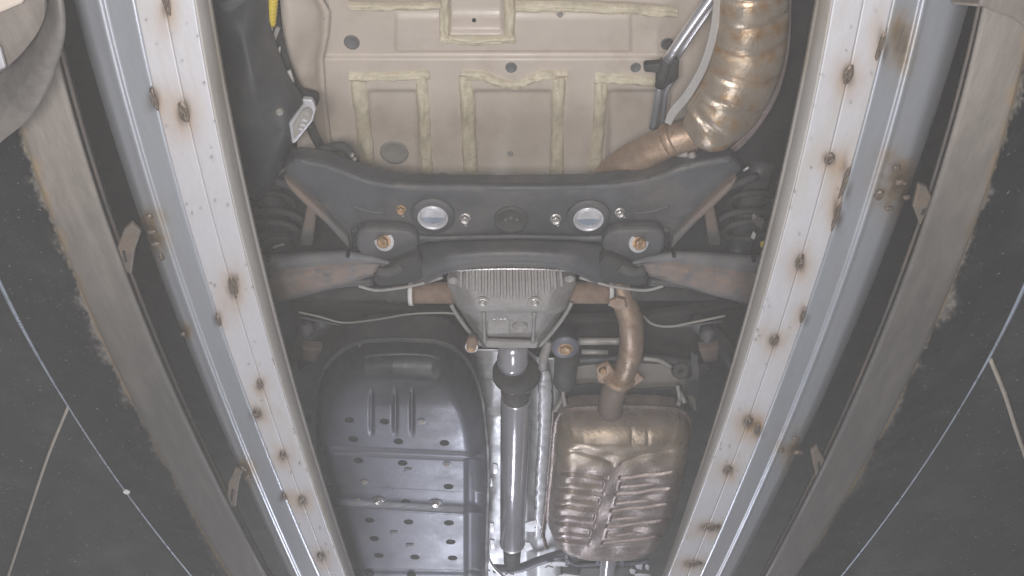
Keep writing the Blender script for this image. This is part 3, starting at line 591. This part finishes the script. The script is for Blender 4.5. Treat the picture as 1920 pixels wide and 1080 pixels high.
# muffler
Lp = [(764, 1150), (766, 1090), (770, 1066), (778, 1052), (792, 1044), (820, 1040), (880, 1036), (940, 1030), (985, 1028), (1005, 1034), (1022, 1050), (1032, 1072), (1038, 1100), (1040, 1136)]
Rp = [(764, 1170), (766, 1240), (770, 1270), (778, 1284), (792, 1292), (820, 1292), (880, 1282), (940, 1266), (985, 1250), (1005, 1240), (1022, 1222), (1032, 1200), (1038, 1176), (1040, 1140)]
Lp = [(v if v < 900 else 900+(v-900)*0.86, x) for v, x in Lp]; Rp = [(v if v < 900 else 900+(v-900)*0.86, x) for v, x in Rp]
def w2_(py, dx): return py+0.50*dx-0.0022*dx*dx
def muf_d(px, py):
    xc = 1160-(py-860)*0.27; sd = px-xc; dx = np.abs(sd)
    w = py+0.085*dx+0.0003*dx*dx
    ph = (w-912)/30.5; fr = np.mod(ph+0.5, 1)-0.5            # 0 on the slots, +-0.5 on the long grooves
    m_ = sst(dx, 9, 15)*sst(w, 888, 894)*sst(w2_(py, dx), 884, 890)*(1-sst(w, 1022, 1032))
    groove = np.exp(-((np.abs(fr)-0.46)/0.065)**2)*(1-sst(dx, 120, 140))
    slot = band(fr, -0.20, 0.16, 0.035)*sst(dx, 14, 18)*(1-sst(dx, 58, 104))
    d = m_*(-0.0090*groove-0.0070*slot+0.0012)
    w2 = py+0.50*dx-0.0022*dx*dx                             # lower edge of the smooth dome
    d -= 0.0040*np.exp(-((w2-874)/4.0)**2)*sst(dx, 2, 10)*(1-sst(dx, 80, 110))
    d += 0.009*(1-sst(((px-1165)/95.0)**2+((py-815)/40.0)**2, 0.45, 1.1))
    for xg in (1185, 1215): d -= 0.004*np.exp(-((px-xg)/4.0)**2)*band(py, 790, 830, 6)
    d += 0.0016*np.sin(px*0.11+py*0.05)*np.sin(py*0.09)
    return d*np.clip((py-775)/15, 0, 1)*np.clip((1050-py)/12, 0, 1)
def muf_s(px, py): return np.clip(band(py, 790, 880, 25)*0.55+0.2*band(py, 900, 960, 10)*(px < 1120), 0, 1)
mf, MS = shell('muffler', Lp, Rp, 764, 900+140*0.86, 1.455, 0.085, 0.060, M_muff, car, muf_d, 240, 360, muf_s, power=2.3)
mf['label'] = 'ribbed tarnished oval muffler'
rp = [(x, v) for v, x in Lp]+[(x, v) for v, x in Rp[::-1]]
cx_, cy_ = 1160, 900
plate('seam_rim', [(cx_+(x-cx_)*1.035, cy_+(y-cy_)*1.02) for x, y in rp], 1.4535, 0.006, M_muff, mf, 0.002)
outl = closed_smooth([(x, y) for x, y in rp], 3)
plate('top_half', [(cx_+(x-cx_)*0.98, cy_+(y-cy_)*0.97) for x, y in rp], 1.462, 0.06, M_muff, mf, 0.01)
tube('outlet_pipe', [(1144, 1020, 1.45), (1140, 1060, 1.45), (1136, 1120, 1.45)], 0.027, M_shaft, mf, 4, 24)
for sx, pts in ((0, [(1058, 715, 1.50), (1056, 740, 1.48), (1060, 762, 1.455)]), (0, [(1054, 745, 1.48), (1048, 758, 1.46), (1040, 770, 1.455)]), (1, [(1270, 722, 1.50), (1274, 744, 1.48), (1272, 760, 1.455)]), (1, [(1276, 735, 1.49), (1284, 756, 1.46)])):
    tube('hanger_rod', pts, 0.006, M_alu, mf, 4, 10)
plate('rear_heat_plate', [(1070, 690), (1130, 682), (1230, 676), (1256, 690), (1300, 720), (1306, 770), (1060, 770), (1050, 740)], 1.56, 0.004, M_plug2, car, 0.001)
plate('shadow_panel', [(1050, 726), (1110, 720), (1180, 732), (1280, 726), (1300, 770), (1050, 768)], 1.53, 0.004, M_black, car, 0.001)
tube('shield_bead', [(1206, 672, 1.52), (1236, 676, 1.52), (1258, 688, 1.52)], 0.006, M_galvs, car, 5, 10)
lathe('rubber_hanger', P(1276, 694, 1.52), [(0.006, -0.012), (0.022, -0.012), (0.025, 0), (0.022, 0.012), (0.006, 0.012), (0.006, -0.012)], M_rubber, car, 24, (0, -0.5, -1))
plate('hanger_plate', [(1296, 660), (1308, 668), (1312, 700), (1310, 760), (1300, 744), (1286, 740), (1284, 716), (1298, 706)], 1.50, 0.006, M_sub, car, 0.002)

# ---- fuel tank shield
Lp = [(640, 740), (643, 684), (650, 660), (660, 643), (676, 624), (696, 609), (720, 601), (760, 598), (840, 598), (900, 612), (960, 628), (1020, 650), (1090, 670), (1160, 690)]
Rp = [(640, 760), (643, 815), (650, 838), (660, 855), (676, 872), (696, 884), (720, 894), (760, 904), (840, 912), (900, 914), (960, 912), (1020, 910), (1090, 910), (1160, 910)]
def tank_d(px, py):
    yr = 838+(px-610)*0.045
    d = 0.013*(1-sst(py, yr-1, yr+5))+0.006*band(py, yr-9, yr-1, 2)-0.008*band(py, yr+6, yr+13, 2)
    y2 = 912+(px-640)*0.06
    d -= 0.010*band(py, y2, y2+30, 3); y3 = 945+(px-640)*0.06
    d += 0.008*band(py, y3-2, y3+5, 2)
    d -= 0.007*band(py, 1068+(px-690)*0.02, 1074+(px-690)*0.02, 3)
    for xg, w in ((697, 3), (742, 3), (773, 3)): d -= 0.006*np.exp(-((px-xg)/w)**2)*band(py, 735, 800, 14)
    d += 0.005*band(px, 700, 738, 4)*band(py, 742, 800, 10)
    d += 0.012*sst(py, 700, 760)-0.012
    d -= 0.007*sst(px, 868, 880)*sst(py, 850, 870)
    return d
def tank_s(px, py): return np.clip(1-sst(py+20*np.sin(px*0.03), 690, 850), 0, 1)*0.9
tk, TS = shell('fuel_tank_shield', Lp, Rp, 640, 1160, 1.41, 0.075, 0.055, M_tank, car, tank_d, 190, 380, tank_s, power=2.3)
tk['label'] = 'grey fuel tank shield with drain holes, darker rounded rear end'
Of = [(x, v) for v, x in Lp]+[(x, v) for v, x in Rp[::-1]]
plate('rim_flange', [(757+(x-757)*1.035, 900+(y-900)*1.02) for x, y in Of], 1.408, 0.006, M_black, tk, 0.002)
plate('tank_top', [(757+(x-757)*0.97, 900+(y-900)*0.97) for x, y in Of], 1.42, 0.12, M_black, tk, 0.02)
tube('rear_step', [(672, 676, 1.372), (695, 667, 1.37), (740, 664, 1.368), (790, 665, 1.368), (815, 670, 1.37), (835, 682, 1.372)], 0.003, M_sub, tk, 5, 8)
for (x, y) in ((655, 787), (722, 790), (663, 823), (748, 827), (834, 830), (672, 863), (754, 868), (842, 912), (760, 942), (693, 975), (767, 979), (841, 981), (702, 1010), (845, 1017), (711, 1042), (779, 1045), (848, 1046), (693, 1076), (772, 1079)):
    at3(x, y, TS.at(x, y), 9, M_hole, tk, 'drain_hole', 0.0015)
for (x, y, r) in ((790, 790, 5), (838, 870, 5), (710, 938, 8), (817, 943, 8), (684, 903, 5), (672, 936, 4)):
    bolt(x, y, TS.at(x, y)[2]-ZC, r, M_zinc if r > 5 else M_plug2, tk, washer=M_tank, tall=0.3, wr=1.7)
for (x, y) in ((765, 880), (742, 914), (738, 998), (768, 1022)):
    q = TS.at(x, y); plate('pressed_tab', [(x-7, y-2), (x+7, y-2), (x+7, y+2), (x-4, y+2), (x-4, y+5), (x-7, y+5)], q[2]-ZC-0.002, 0.003, M_sub, tk, 0.0005)
for (x, y) in ((677, 652), (788, 651)): bolt(x, y, 1.405, 5, M_rbolt, tk)

# ---- fuel line beside the tank, front bits
tube('fuel_line', [(908, 876, 1.46), (913, 900, 1.45), (914, 960, 1.45), (914, 1030, 1.45), (920, 1056, 1.45), (940, 1078, 1.45), (975, 1110, 1.45)], 0.0062, M_chrome, car, 8, 14)['label'] = 'bright fuel line running beside the tank shield'
for (x, y) in ((921, 990), (922, 1022), (918, 905), (928, 880)):
    plate('line_clip', [(x-3, y-10), (x+5, y-8), (x+6, y+6), (x, y+10), (x-3, y+8)], 1.47, 0.006, M_foil, car, 0.001)
plate('front_bracket', [(918, 1000), (1000, 1010), (1052, 1040), (1060, 1130), (925, 1130), (922, 1060)], 1.60, 0.01, M_sub, car, 0.003)
tube('curved_brace', [(925, 1066, 1.54), (970, 1066, 1.54), (1010, 1052, 1.54), (1050, 1040, 1.54), (1100, 1034, 1.55)], 0.016, M_tank, car, 6, 14)
for (x, y, w, h, m_) in ((955, 1082, 9, 7, M_foil), (1050, 1058, 18, 5, M_foil), (1030, 1068, 8, 6, M_foil), (1066, 1084, 22, 8, M_foil), (1198, 1062, 7, 7, M_foil), (1186, 1072, 6, 6, M_foil), (1214, 1064, 4, 6, M_foil), (1205, 1080, 16, 5, M_foil)):
    plate('mounting_clip', [(x-w, y-h*0.4), (x-w*0.3, y-h), (x+w, y-h*0.5), (x+w*0.8, y+h), (x-w*0.6, y+h*0.7)], 1.50, 0.006, m_, car, 0.0015)
tube('muffler_cradle', [(1062, 1046, 1.47), (1080, 1058, 1.47), (1115, 1058, 1.47), (1150, 1056, 1.47), (1190, 1056, 1.47), (1216, 1050, 1.47)], 0.007, M_tank, car, 6, 10)
for x in (1062, 1120, 1166): plate('cradle_rib', [(x-3, 1040), (x+3, 1040), (x+4, 1062), (x-2, 1062)], 1.465, 0.008, M_tank, car, 0.001)
plate('dark_block', [(1084, 1066), (1180, 1064), (1190, 1130), (1080, 1130)], 1.52, 0.03, M_black, car, 0.004)
tube('brake_line', [(918, 1070, 1.49), (906, 1060, 1.49), (900, 1020, 1.49)], 0.003, M_chrome, car)

# ---- brake lines, bump stops, suspension scraps in the dark
tube('brake_line', [(560, 585, 1.50), (600, 594, 1.50), (644, 605, 1.50), (700, 600, 1.50), (760, 590, 1.50), (800, 587, 1.50), (850, 588, 1.50), (862, 600, 1.48), (884, 628, 1.47), (900, 640, 1.46)], 0.0026, M_plug2, car, 6, 8)
tube('brake_line', [(560, 594, 1.51), (600, 602, 1.51), (640, 610, 1.51)], 0.003, M_sub, car, 6, 8)
tube('brake_line', [(1205, 592, 1.50), (1225, 608, 1.50), (1258, 612, 1.50), (1300, 604, 1.50), (1360, 592, 1.50)], 0.0032, M_plug2, car, 6, 8)
tube('brake_line', [(1270, 613, 1.51), (1310, 608, 1.51), (1356, 602, 1.51)], 0.003, M_sub, car, 6, 8)
tube('yellow_mark', [(626, 545, 1.49), (636, 544, 1.49), (645, 538, 1.49)], 0.003, M_yellow, car, 5, 8)
for (x, y) in ((574, 622), (1328, 631)):
    lathe('bump_stop', P(x, y, 1.50), [(0.0001, 0.014), (0.010, 0.014), (0.012, 0.006), (0.019, 0.003), (0.020, -0.006), (0.017, -0.03), (0.0001, -0.03)], M_sub, car, 24, (0, 0, -1))
for sx in (-1, 1):
    X_ = lambda x: 957+sx*(x-957)
    for (x, y, r, h) in ((1395, 420, 0.062, 1.50), (1400, 432, 0.048, 1.48), (1408, 380, 0.050, 1.55)):
        c = P(X_(x), y, h)
        V = []; Fc = []
        for i in range(40):
            a = 2*math.pi*i/40
            for k in range(8):
                b = 2*math.pi*k/8; rr = r+0.008*math.cos(b)
                V.append((c[0]+rr*math.cos(a), c[1]+rr*math.sin(a)*0.9, c[2]+0.008*math.sin(b)+0.02*math.sin(a)))
        for i in range(40):
            for k in range(8): Fc.append([i*8+k, i*8+(k+1) % 8, ((i+1) % 40)*8+(k+1) % 8, ((i+1) % 40)*8+k])
        mk('spring_seat', V, Fc, M_rubber, car)
    tube('damper', [(X_(1430), 300, 1.60), (X_(1400), 400, 1.58), (X_(1385), 470, 1.56)], 0.030, M_black, car, 4, 18)
    tube('trailing_link', [(X_(1420), 330, 1.56), (X_(1380), 345, 1.54), (X_(1340), 356, 1.53)], 0.009, M_sub, car, 4, 12)
    tube('trailing_link', [(X_(1300), 600, 1.58), (X_(1350), 640, 1.57), (X_(1390), 700, 1.56)], 0.024, M_black, car, 4, 14)
    plate('bush_block', [(X_(1310), 656), (X_(1350), 652), (X_(1346), 676), (X_(1320), 682)], 1.52, 0.03, M_arm, car, 0.005)
wt = plate('balance_weight', [(1410, 412), (1418, 406), (1434, 416), (1430, 430), (1420, 428)], 1.44, 0.014, M_zinc, car, 0.002); 
plate('weight_clip', [(1413, 434), (1418, 440), (1414, 450), (1408, 446)], 1.44, 0.004, M_white, car, 0.001)
plate('paint_tab', [(1426, 456), (1436, 452), (1434, 464), (1426, 464)], 1.44, 0.004, M_yellow, car, 0.001)
tube('bright_scrap', [(1394, 320, 1.50), (1404, 313, 1.50)], 0.003, M_foil, car)
tube('bright_scrap', [(512, 464, 1.48), (524, 460, 1.48), (532, 458, 1.48)], 0.003, M_foil, car)
plate('sill_member', [(1478, -60), (1524, -60), (1500, 200), (1440, 420), (1425, 420), (1460, 200)], 1.72, 0.05, M_dark, car, 0.006)

# ================================================================== ramp tracks
def quad(pts):
    v = [p[1] for p in pts]; x = [p[0] for p in pts]; return np.poly1d(np.polyfit(v, x, 2))
EDGE = {
 -1: dict(inner=[(395, 0), (420, 135), (450, 300), (480, 425), (500, 520), (537, 666), (590, 843), (640, 1005), (665, 1080)],
          white_in=[(365, 0), (387, 145), (415, 280), (440, 400), (471, 520), (515, 677), (564, 844), (612, 983)],
          white_out=[(257, 0), (277, 135), (305, 240), (330, 320), (360, 425), (386, 525), (416, 623), (462, 742), (499, 833), (548, 946), (596, 1074)],
          seam=[(308, 0), (345, 185), (365, 270), (427, 500), (459, 618), (515, 800), (585, 983)],
          ridge=[(187, 0), (215, 135), (255, 270), (285, 370), (327, 500), (376, 640), (430, 780), (467, 870), (553, 1074)],
          shade=[(155, 0), (200, 200), (243, 350), (292, 520), (343, 640), (430, 843), (520, 1040)],
          beam_in=[(90, 0), (112, 135), (210, 450), (236, 500), (301, 666), (397, 865), (446, 978), (497, 1074)],
          rust=[(37, 230), (65, 310), (110, 430), (150, 535), (182, 607), (236, 725), (306, 860), (387, 999), (430, 1074)],
          trim=[(5, 532), (54, 629), (107, 725), (129, 758), (204, 887), (268, 951), (354, 1074)]),
  1: dict(inner=[(1532, 0), (1500, 150), (1480, 250), (1450, 390), (1416, 515), (1374, 677), (1326, 849), (1272, 994), (1243, 1074)],
          white_in=[(1560, 0), (1545, 120), (1515, 240), (1480, 380), (1447, 520), (1396, 683), (1342, 844), (1294, 973)],
          white_out=[(1672, 0), (1645, 125), (1620, 225), (1595, 310), (1560, 440), (1535, 512), (1498, 613), (1460, 715), (1423, 822), (1363, 962), (1315, 1075)],
          seam=[(1615, 0), (1595, 130), (1560, 280), (1500, 490), (1450, 640), (1400, 790), (1340, 960)],
          ridge=[(1735, 0), (1700, 130), (1670, 250), (1620, 430), (1588, 512), (1530, 661), (1471, 811), (1401, 973), (1353, 1075)],
          shade=[(1785, 0), (1770, 100), (1750, 200), (1720, 300), (1650, 500), (1600, 620), (1520, 830), (1440, 1000)],
          beam_in=[(1840, 10), (1815, 135), (1790, 240), (1745, 360), (1695, 515), (1637, 661), (1546, 860), (1436, 1075)],
          rust=[(1917, 95), (1892, 215), (1865, 325), (1810, 460), (1785, 515), (1723, 672), (1659, 801), (1584, 919), (1498, 1075)],
          trim=[(1920, 538), (1852, 656), (1809, 742), (1723, 887), (1670, 967), (1573, 1077)])}
WELD = {-1: [(312, 6, 9, 26), (345, 210, 13, 24), (437, 536, 11, 22), (488, 720, 8, 11), (530, 853, 8, 11), (567, 938, 9, 12), (602, 1042, 10, 11)],
         1: [(1590, 140, 12, 20), (1555, 297, 12, 14), (1499, 490, 11, 18), (1451, 637, 11, 14), (1403, 790, 11, 14), (1365, 880, 10, 10), (1334, 988, 22, 9), (1300, 1056, 20, 8)]}
EWELD = {-1: [(290, 188, 9, 22), (410, 600, 6, 16), (482, 776, 10, 14), (533, 932, 6, 9)],
          1: [(1652, 84, 7, 32), (1584, 340, 6, 40), (1568, 405, 6, 34), (1505, 592, 6, 18), (1420, 805, 7, 16)]}
TWELD = {-1: [(279, 408, 12, 10), (284, 436, 16, 7), (290, 458, 17, 7), (302, 484, 9, 12), (455, 880, 14, 8), (463, 896, 13, 6), (343, 628, 8, 7)],
          1: [(1682, 318, 17, 12), (1648, 368, 16, 14), (1690, 344, 22, 8), (1668, 392, 15, 8), (1700, 372, 14, 8), (1492, 824, 18, 6), (1466, 846, 10, 8), (1498, 850, 18, 6)]}
HR = 1.00
vs = np.linspace(-260, 1330, 420)
for sx, lab in ((-1, 'left'), (1, 'right')):
    E = {k: quad(v) for k, v in EDGE[sx].items()}
    ramp = thing('ramp_track', P(E['white_in'](540), 540, HR),
        'welded steel ramp track running under the wheel liner and fuel tank side' if sx < 0 else 'welded steel ramp track running under the silencer and muffler side', 'vehicle ramp', 'ramp tracks under the car')
    def strip(name, cols, m, attrs_fn=None, thick=0.004, sub=1):
        rows = []
        for (ef, H) in cols: rows.append(PA(ef(vs), vs, H))
        C = np.stack(rows, 1)
        if sub > 1:
            t = np.linspace(0, C.shape[1]-1, (C.shape[1]-1)*sub+1)
            C = np.stack([np.stack([np.interp(t, range(C.shape[1]), C[i, :, c]) for c in range(3)], -1) for i in range(C.shape[0])])
        at = attrs_fn(*proj(C)) if attrs_fn else None
        return grid_obj(name, C, m, ramp, at, thick)
    mixe = lambda a, b, k: (lambda v: E[a](v)*(1-k)+E[b](v)*k)
    def wstain(px, py):
        rs = np.random.default_rng(5+sx)
        s = np.zeros_like(px); b = np.zeros_like(px)
        for (x, y, rx, ry) in WELD[sx]:
            q = ((px-x)/(rx*2.4))**2+((py-y-ry*0.3)/(ry*2.0))**2; s += 0.6*np.exp(-q)
            b += np.exp(-(((px-x)/(rx*0.95))**2+((py-y)/(ry*0.95))**2)**1.5)
        for (x, y, rx, ry) in EWELD[sx]:
            s += 0.55*np.exp(-(((px-x)/(rx*3.2))**2+((py-y)/(ry*1.5))**2))
            b += 0.8*np.exp(-(((px-x)/(rx*1.1))**2+((py-y)/(ry*1.0))**2)**1.5)
        for k in range(46):      # weld spatter
            v_ = rs.uniform(-40, 1100); x_ = E['white_in'](v_)+(E['white_out'](v_)-E['white_in'](v_))*rs.uniform(0, 1)**1.8
            b += rs.uniform(0.3, 1)*np.exp(-(((px-x_)/rs.uniform(1.2, 2.6))**2+((py-v_)/rs.uniform(1.4, 3.2))**2))
        return {'stain': np.clip(s, 0, 1), 'burn_darken': np.clip(b, 0, 1)}
    # channel bottom in two lips with the seam between them, plus its upright wall
    ch = strip('channel_lip', [(E['white_in'], HR), (mixe('white_in', 'seam', 0.994), HR)], M_galv, wstain, 0.003, 16)
    ch2 = strip('channel_lip', [(mixe('white_out', 'seam', 0.994), HR+0.001), (E['white_out'], HR+0.0005)], M_galv, wstain, 0.003, 16)
    wall = strip('channel_wall', [(mixe('white_in', 'white_out', 0.01), HR+0.002), (mixe('white_in', 'inner', 0.10), HR+0.004), (mixe('white_in', 'inner', 0.72), HR+0.045), (mixe('white_in', 'inner', 0.76), HR+0.050), (mixe('white_in', 'inner', 0.86), HR+0.052), (E['inner'], HR+0.060)], M_galvs, None, 0.003)
    inw = lambda k: (lambda v: E['inner'](v)*1.0)
    # box tube beside the channel: flat, ridge, rounded corner, far side
    def tstain(px, py):
        s = np.zeros_like(px); b = np.zeros_like(px)
        for (x, y, rx, ry) in ([(285, 445, 30, 55), (460, 886, 22, 26), (345, 620, 14, 16)] if sx < 0 else [(1680, 345, 40, 60), (1495, 842, 34, 34), (1690, 80, 26, 60)]):
            n_ = fbm(px, py, 0.03, x*0.01); q_ = ((px-x)/rx)**2+((py-y)/ry)**2; s += np.clip(np.exp(-q_**1.2)*(1.1+0.9*n_), 0, 1); b += 0.75*np.clip(np.exp(-(q_*3.2)**1.3)*(0.9+1.3*n_), 0, 1)
        for (x, y, rx, ry) in EWELD[sx]: b += 0.8*np.exp(-(((px-x-sx*4)/(rx*1.0))**2+((py-y)/(ry*0.9))**2)**1.5)
        return {'stain': np.clip(s, 0, 1), 'burn_darken': np.clip(b, 0, 1)}
    off = lambda d: (lambda v: E['ridge'](v)+sx*d*(1560-v)/1060.0)
    cols = [(mixe('white_out', 'seam', 0.06), HR+0.005), (mixe('white_out', 'ridge', 0.5), HR+0.0055), (mixe('white_out', 'ridge', 0.86), HR+0.006), (mixe('white_out', 'ridge', 0.93), HR+0.004), (E['ridge'], HR+0.003), (off(5), HR+0.006), (off(9 if sx < 0 else 18), HR+0.008)]
    for k in range(1, 9):
        a = k/8*math.pi/2*1.02; cols.append((off((14 if sx < 0 else 30)+(16 if sx < 0 else 26)*math.sin(a)), HR+0.010+0.050*(1-math.cos(a))))
    cols.append((off(26 if sx < 0 else 48), HR+0.16))
    tb = strip('box_tube', cols, M_tube, tstain, 0.003, 3)
    strip('tube_inner_web', [(off(24 if sx < 0 else 44), HR+0.158), (mixe('white_in', 'white_out', 0.1), HR+0.158)], M_dark, None, 0.004)
    # grimy beam, darker towards the front, with rust along its outer edge
    def beam_tone(px, py):
        r = E['rust'](py); d = np.abs(px-r)
        nz = fbm(px, py, 0.02, 4.0+sx)
        return {'stain': np.clip(np.exp(-(d/np.clip(5+9*nz, 2, 20))**2)*0.8, 0, 1)*(0.45+0.55*np.clip(nz*1.6+0.5, 0, 1)), 'burn_darken': np.clip(sst(py+60*nz, *((150, 640) if sx > 0 else (260, 800)))*0.95, 0, 1)}
    bm_ = strip('beam', [(mixe('beam_in', 'rust', 0.02), HR+0.075), (mixe('beam_in', 'rust', 0.03), HR+0.012), (mixe('beam_in', 'rust', 0.05), HR+0.006), (mixe('beam_in', 'rust', 0.5), HR+0.005), (mixe('beam_in', 'rust', 0.96), HR+0.004), (E['rust'], HR+0.007)], M_beam, beam_tone, 0.004, 6)
    strip('beam_web', [(mixe('beam_in', 'shade', 0.10), HR+0.05), (mixe('beam_in', 'shade', 0.22), HR+0.09)], M_arm, None, 0.003)
    def dstain(px, py):
        r = E['rust'](py); d = (px-r)*sx; nz = fbm(px, py, 0.013, 7.0+sx); n2 = fbm(px, py, 0.11, 1.0+sx)
        return {'stain': np.clip((0.7+0.6*n2+0.8*nz)*np.exp(-(np.clip(d, 0, 999)/np.clip(7+16*nz+6*n2, 2, 50))**2), 0, 0.75)*(1-0.75*sst(py, 500, 1000)), 'burn_darken': np.clip(np.exp(-(d/4.0)**2)*(0.5+nz), 0, 0.7)}
    dp = strip('tread_plate', [(lambda v: E['rust'](v)-sx*2, HR+0.012), (mixe('rust', 'trim', 0.1), HR+0.022), (mixe('rust', 'trim', 0.5), HR+0.04), (mixe('rust', 'trim', 0.9), HR+0.05), (mixe('rust', 'trim', 0.985), HR+0.052)], M_dplate, dstain, 0.003, 24)
    strip('edge_trim', [(lambda v: E['trim'](v)+sx*0.5, HR+0.052), (lambda v: E['trim'](v)+sx*(4+6*np.clip((760-v)/260, 0, 1)*np.clip((1500-v)/700, 0, 1)), HR+0.050)], M_blue, None, 0.003)
    sdp = strip('side_panel', [(lambda v: E['trim'](v)+sx*2, HR+0.058), (lambda v: E['trim'](v)+sx*300, HR+0.062), (lambda v: E['trim'](v)+sx*900, HR+0.066)], M_dplate, None, 0.004)
    strip('top_closure', [(E['beam_in'], HR+0.17), (lambda v: E['beam_in'](v)+sx*1500, HR+0.17)], M_dark, None, 0.004)
    # brackets welded between tube and beam
    for (pts, slot) in (([[(222, 505), (217, 470), (232, 430), (246, 418), (264, 436), (252, 470), (246, 515)], [(232, 470), (236, 490)]], [[(424, 948), (428, 905), (440, 880), (456, 880), (448, 905), (442, 950)], [(436, 918), (434, 938)]])
                        if sx < 0 else ([[(1712, 388), (1722, 345), (1738, 350), (1748, 372), (1736, 402), (1726, 424)], [(1733, 392), (1729, 402)]], [[(1520, 846), (1532, 836), (1546, 862), (1540, 898), (1531, 898)], [(1535, 866), (1536, 880)]])):
        bk = plate('bracket', [(p[0], p[1]) for p in pts], HR+0.018, 0.008, M_tab, ramp, 0.002)
        tube('slot', [(*slot[0], HR+0.0175), ((slot[0][0]+slot[1][0])/2, (slot[0][1]+slot[1][1])/2, HR+0.0175), (*slot[1], HR+0.0175)], 0.0022, M_hole, bk, 3, 8)
    # weld beads: irregular burnt craters
    for (x, y, rx, ry) in WELD[sx]+EWELD[sx]+TWELD[sx]:
        mm = mpp(y, HR)*(0.62 if (x, y, rx, ry) in TWELD[sx] else 1); c = P(x, y, HR-0.001); V = []; Fc = []; nr, ns = 6, 18; sd = x*0.13
        for i in range(nr):
            k = i/(nr-1)
            for j in range(ns):
                a = 2*math.pi*j/ns; tw = (x, y, rx, ry) in TWELD[sx]; jit = 1+(0.55 if tw else 0.30)*noise.noise(Vector((math.cos(a)*1.6+sd, math.sin(a)*1.6, y*0.1)))
                hz = (0.0013 if tw else 0.0032)*math.sin(min(1, (1-k)*1.5)*math.pi*0.75)*(1+0.9*noise.noise(Vector((math.cos(a)*3*k+sd, math.sin(a)*3*k, 3))))
                V.append((c[0]+rx*mm*0.85*k*math.cos(a)*jit, c[1]-ry*mm*1.15*k*math.sin(a)*jit, c[2]-hz+(0.003 if k == 1 else 0)))
        for i in range(nr-1):
            for j in range(ns): Fc.append([i*ns+j, i*ns+(j+1) % ns, (i+1)*ns+(j+1) % ns, (i+1)*ns+j])
        mk('weld_bead', V, Fc, M_weld, ramp)
    if sx < 0:
        tube('panel_rib', [(129, 760, HR+0.056), (92, 850, HR+0.056), (58, 950, HR+0.056), (16, 1078, HR+0.056), (-20, 1180, HR+0.056)], 0.0030, M_tan, ramp, 6, 8)
        disc('rivet', 238, 921, HR+0.05, 6, M_white, ramp, dish=1.5, th=0.5)
        # worn guard plate crossing the track end, pale end plate behind it
        g = smooth_path([(-60, 330, 0.93), (0, 268, 0.93), (60, 215, 0.93), (104, 130, 0.94), (122, 50, 0.95), (110, -40, 0.97)], 8)
        g2 = smooth_path([(-60, 190, 0.97), (0, 140, 0.97), (40, 105, 0.97), (76, 58, 0.97), (92, 10, 0.98), (96, -40, 0.99)], 8)
        rows = [[np.array(P(a[0]+(b[0]-a[0])*k, a[1]+(b[1]-a[1])*k, a[2]+(b[2]-a[2])*k-0.012*math.sin(k*math.pi))) for k in np.linspace(0, 1, 9)] for a, b in zip(g, g2)]
        gd = grid_obj('guard_strap', np.array(rows), M_guard, ramp, thick=0.004)
        plate('end_plate', [(-80, 180), (6, 134), (42, 106), (84, 44), (84, -60), (-80, -60)], 0.985, 0.01, M_beam, ramp, 0.003)
        plate('end_plate_lip', [(-80, 60), (40, 8), (70, -30), (60, -60), (-80, -60)], 0.975, 0.008, M_floor, ramp, 0.003)
        plate('end_plate_lip', [(-40, 60), (0, 92), (10, 128), (-40, 150)], 0.972, 0.006, M_galv, ramp, 0.002)
    else:
        tube('panel_rib', [(1856, 672, HR+0.056), (1884, 740, HR+0.056), (1910, 820, HR+0.056), (1950, 930, HR+0.056)], 0.0040, M_tan, ramp, 6, 8)
        plate('end_plate', [(1836, 12), (1850, -60), (2000, -60), (2000, 60), (1935, 60), (1900, 36)], 0.985, 0.01, M_beam, ramp, 0.003)
        plate('end_plate_lip', [(1786, 4), (1840, 8), (1842, 14), (1788, 10)], 0.985, 0.03, M_beam, ramp, 0.002)

# ================================================================== thin volume added to lift the blacks like veiling glare
me = bpy.data.meshes.new('veil_haze')
bx = [(-3.2, 3.2), (-1.2, 6.4), (-0.75, 2.40)]
V = [(x, y, z) for x in bx[0] for y in bx[1] for z in bx[2]]
me.from_pydata(V, [], [[0, 1, 3, 2], [4, 6, 7, 5], [0, 4, 5, 1], [2, 3, 7, 6], [0, 2, 6, 4], [1, 5, 7, 3]]); me.update()
hz = bpy.data.objects.new('veil_haze', me); COL.objects.link(hz); hz['kind'] = 'stuff'; hz['label'] = 'thin added veil lifting the dark tones under the car'; hz['category'] = 'veil_haze'
hm = bpy.data.materials.new('veil_haze'); hm.use_nodes = True; nt = hm.node_tree; nt.nodes.remove(nt.nodes['Principled BSDF'])
pv = nt.nodes.new('ShaderNodeVolumePrincipled'); pv.inputs['Color'].default_value = (0.95, 0.95, 0.95, 1); pv.inputs['Density'].default_value = 0.027
nt.links.new(pv.outputs[0], nt.nodes['Material Output'].inputs['Volume']); me.materials.append(hm)
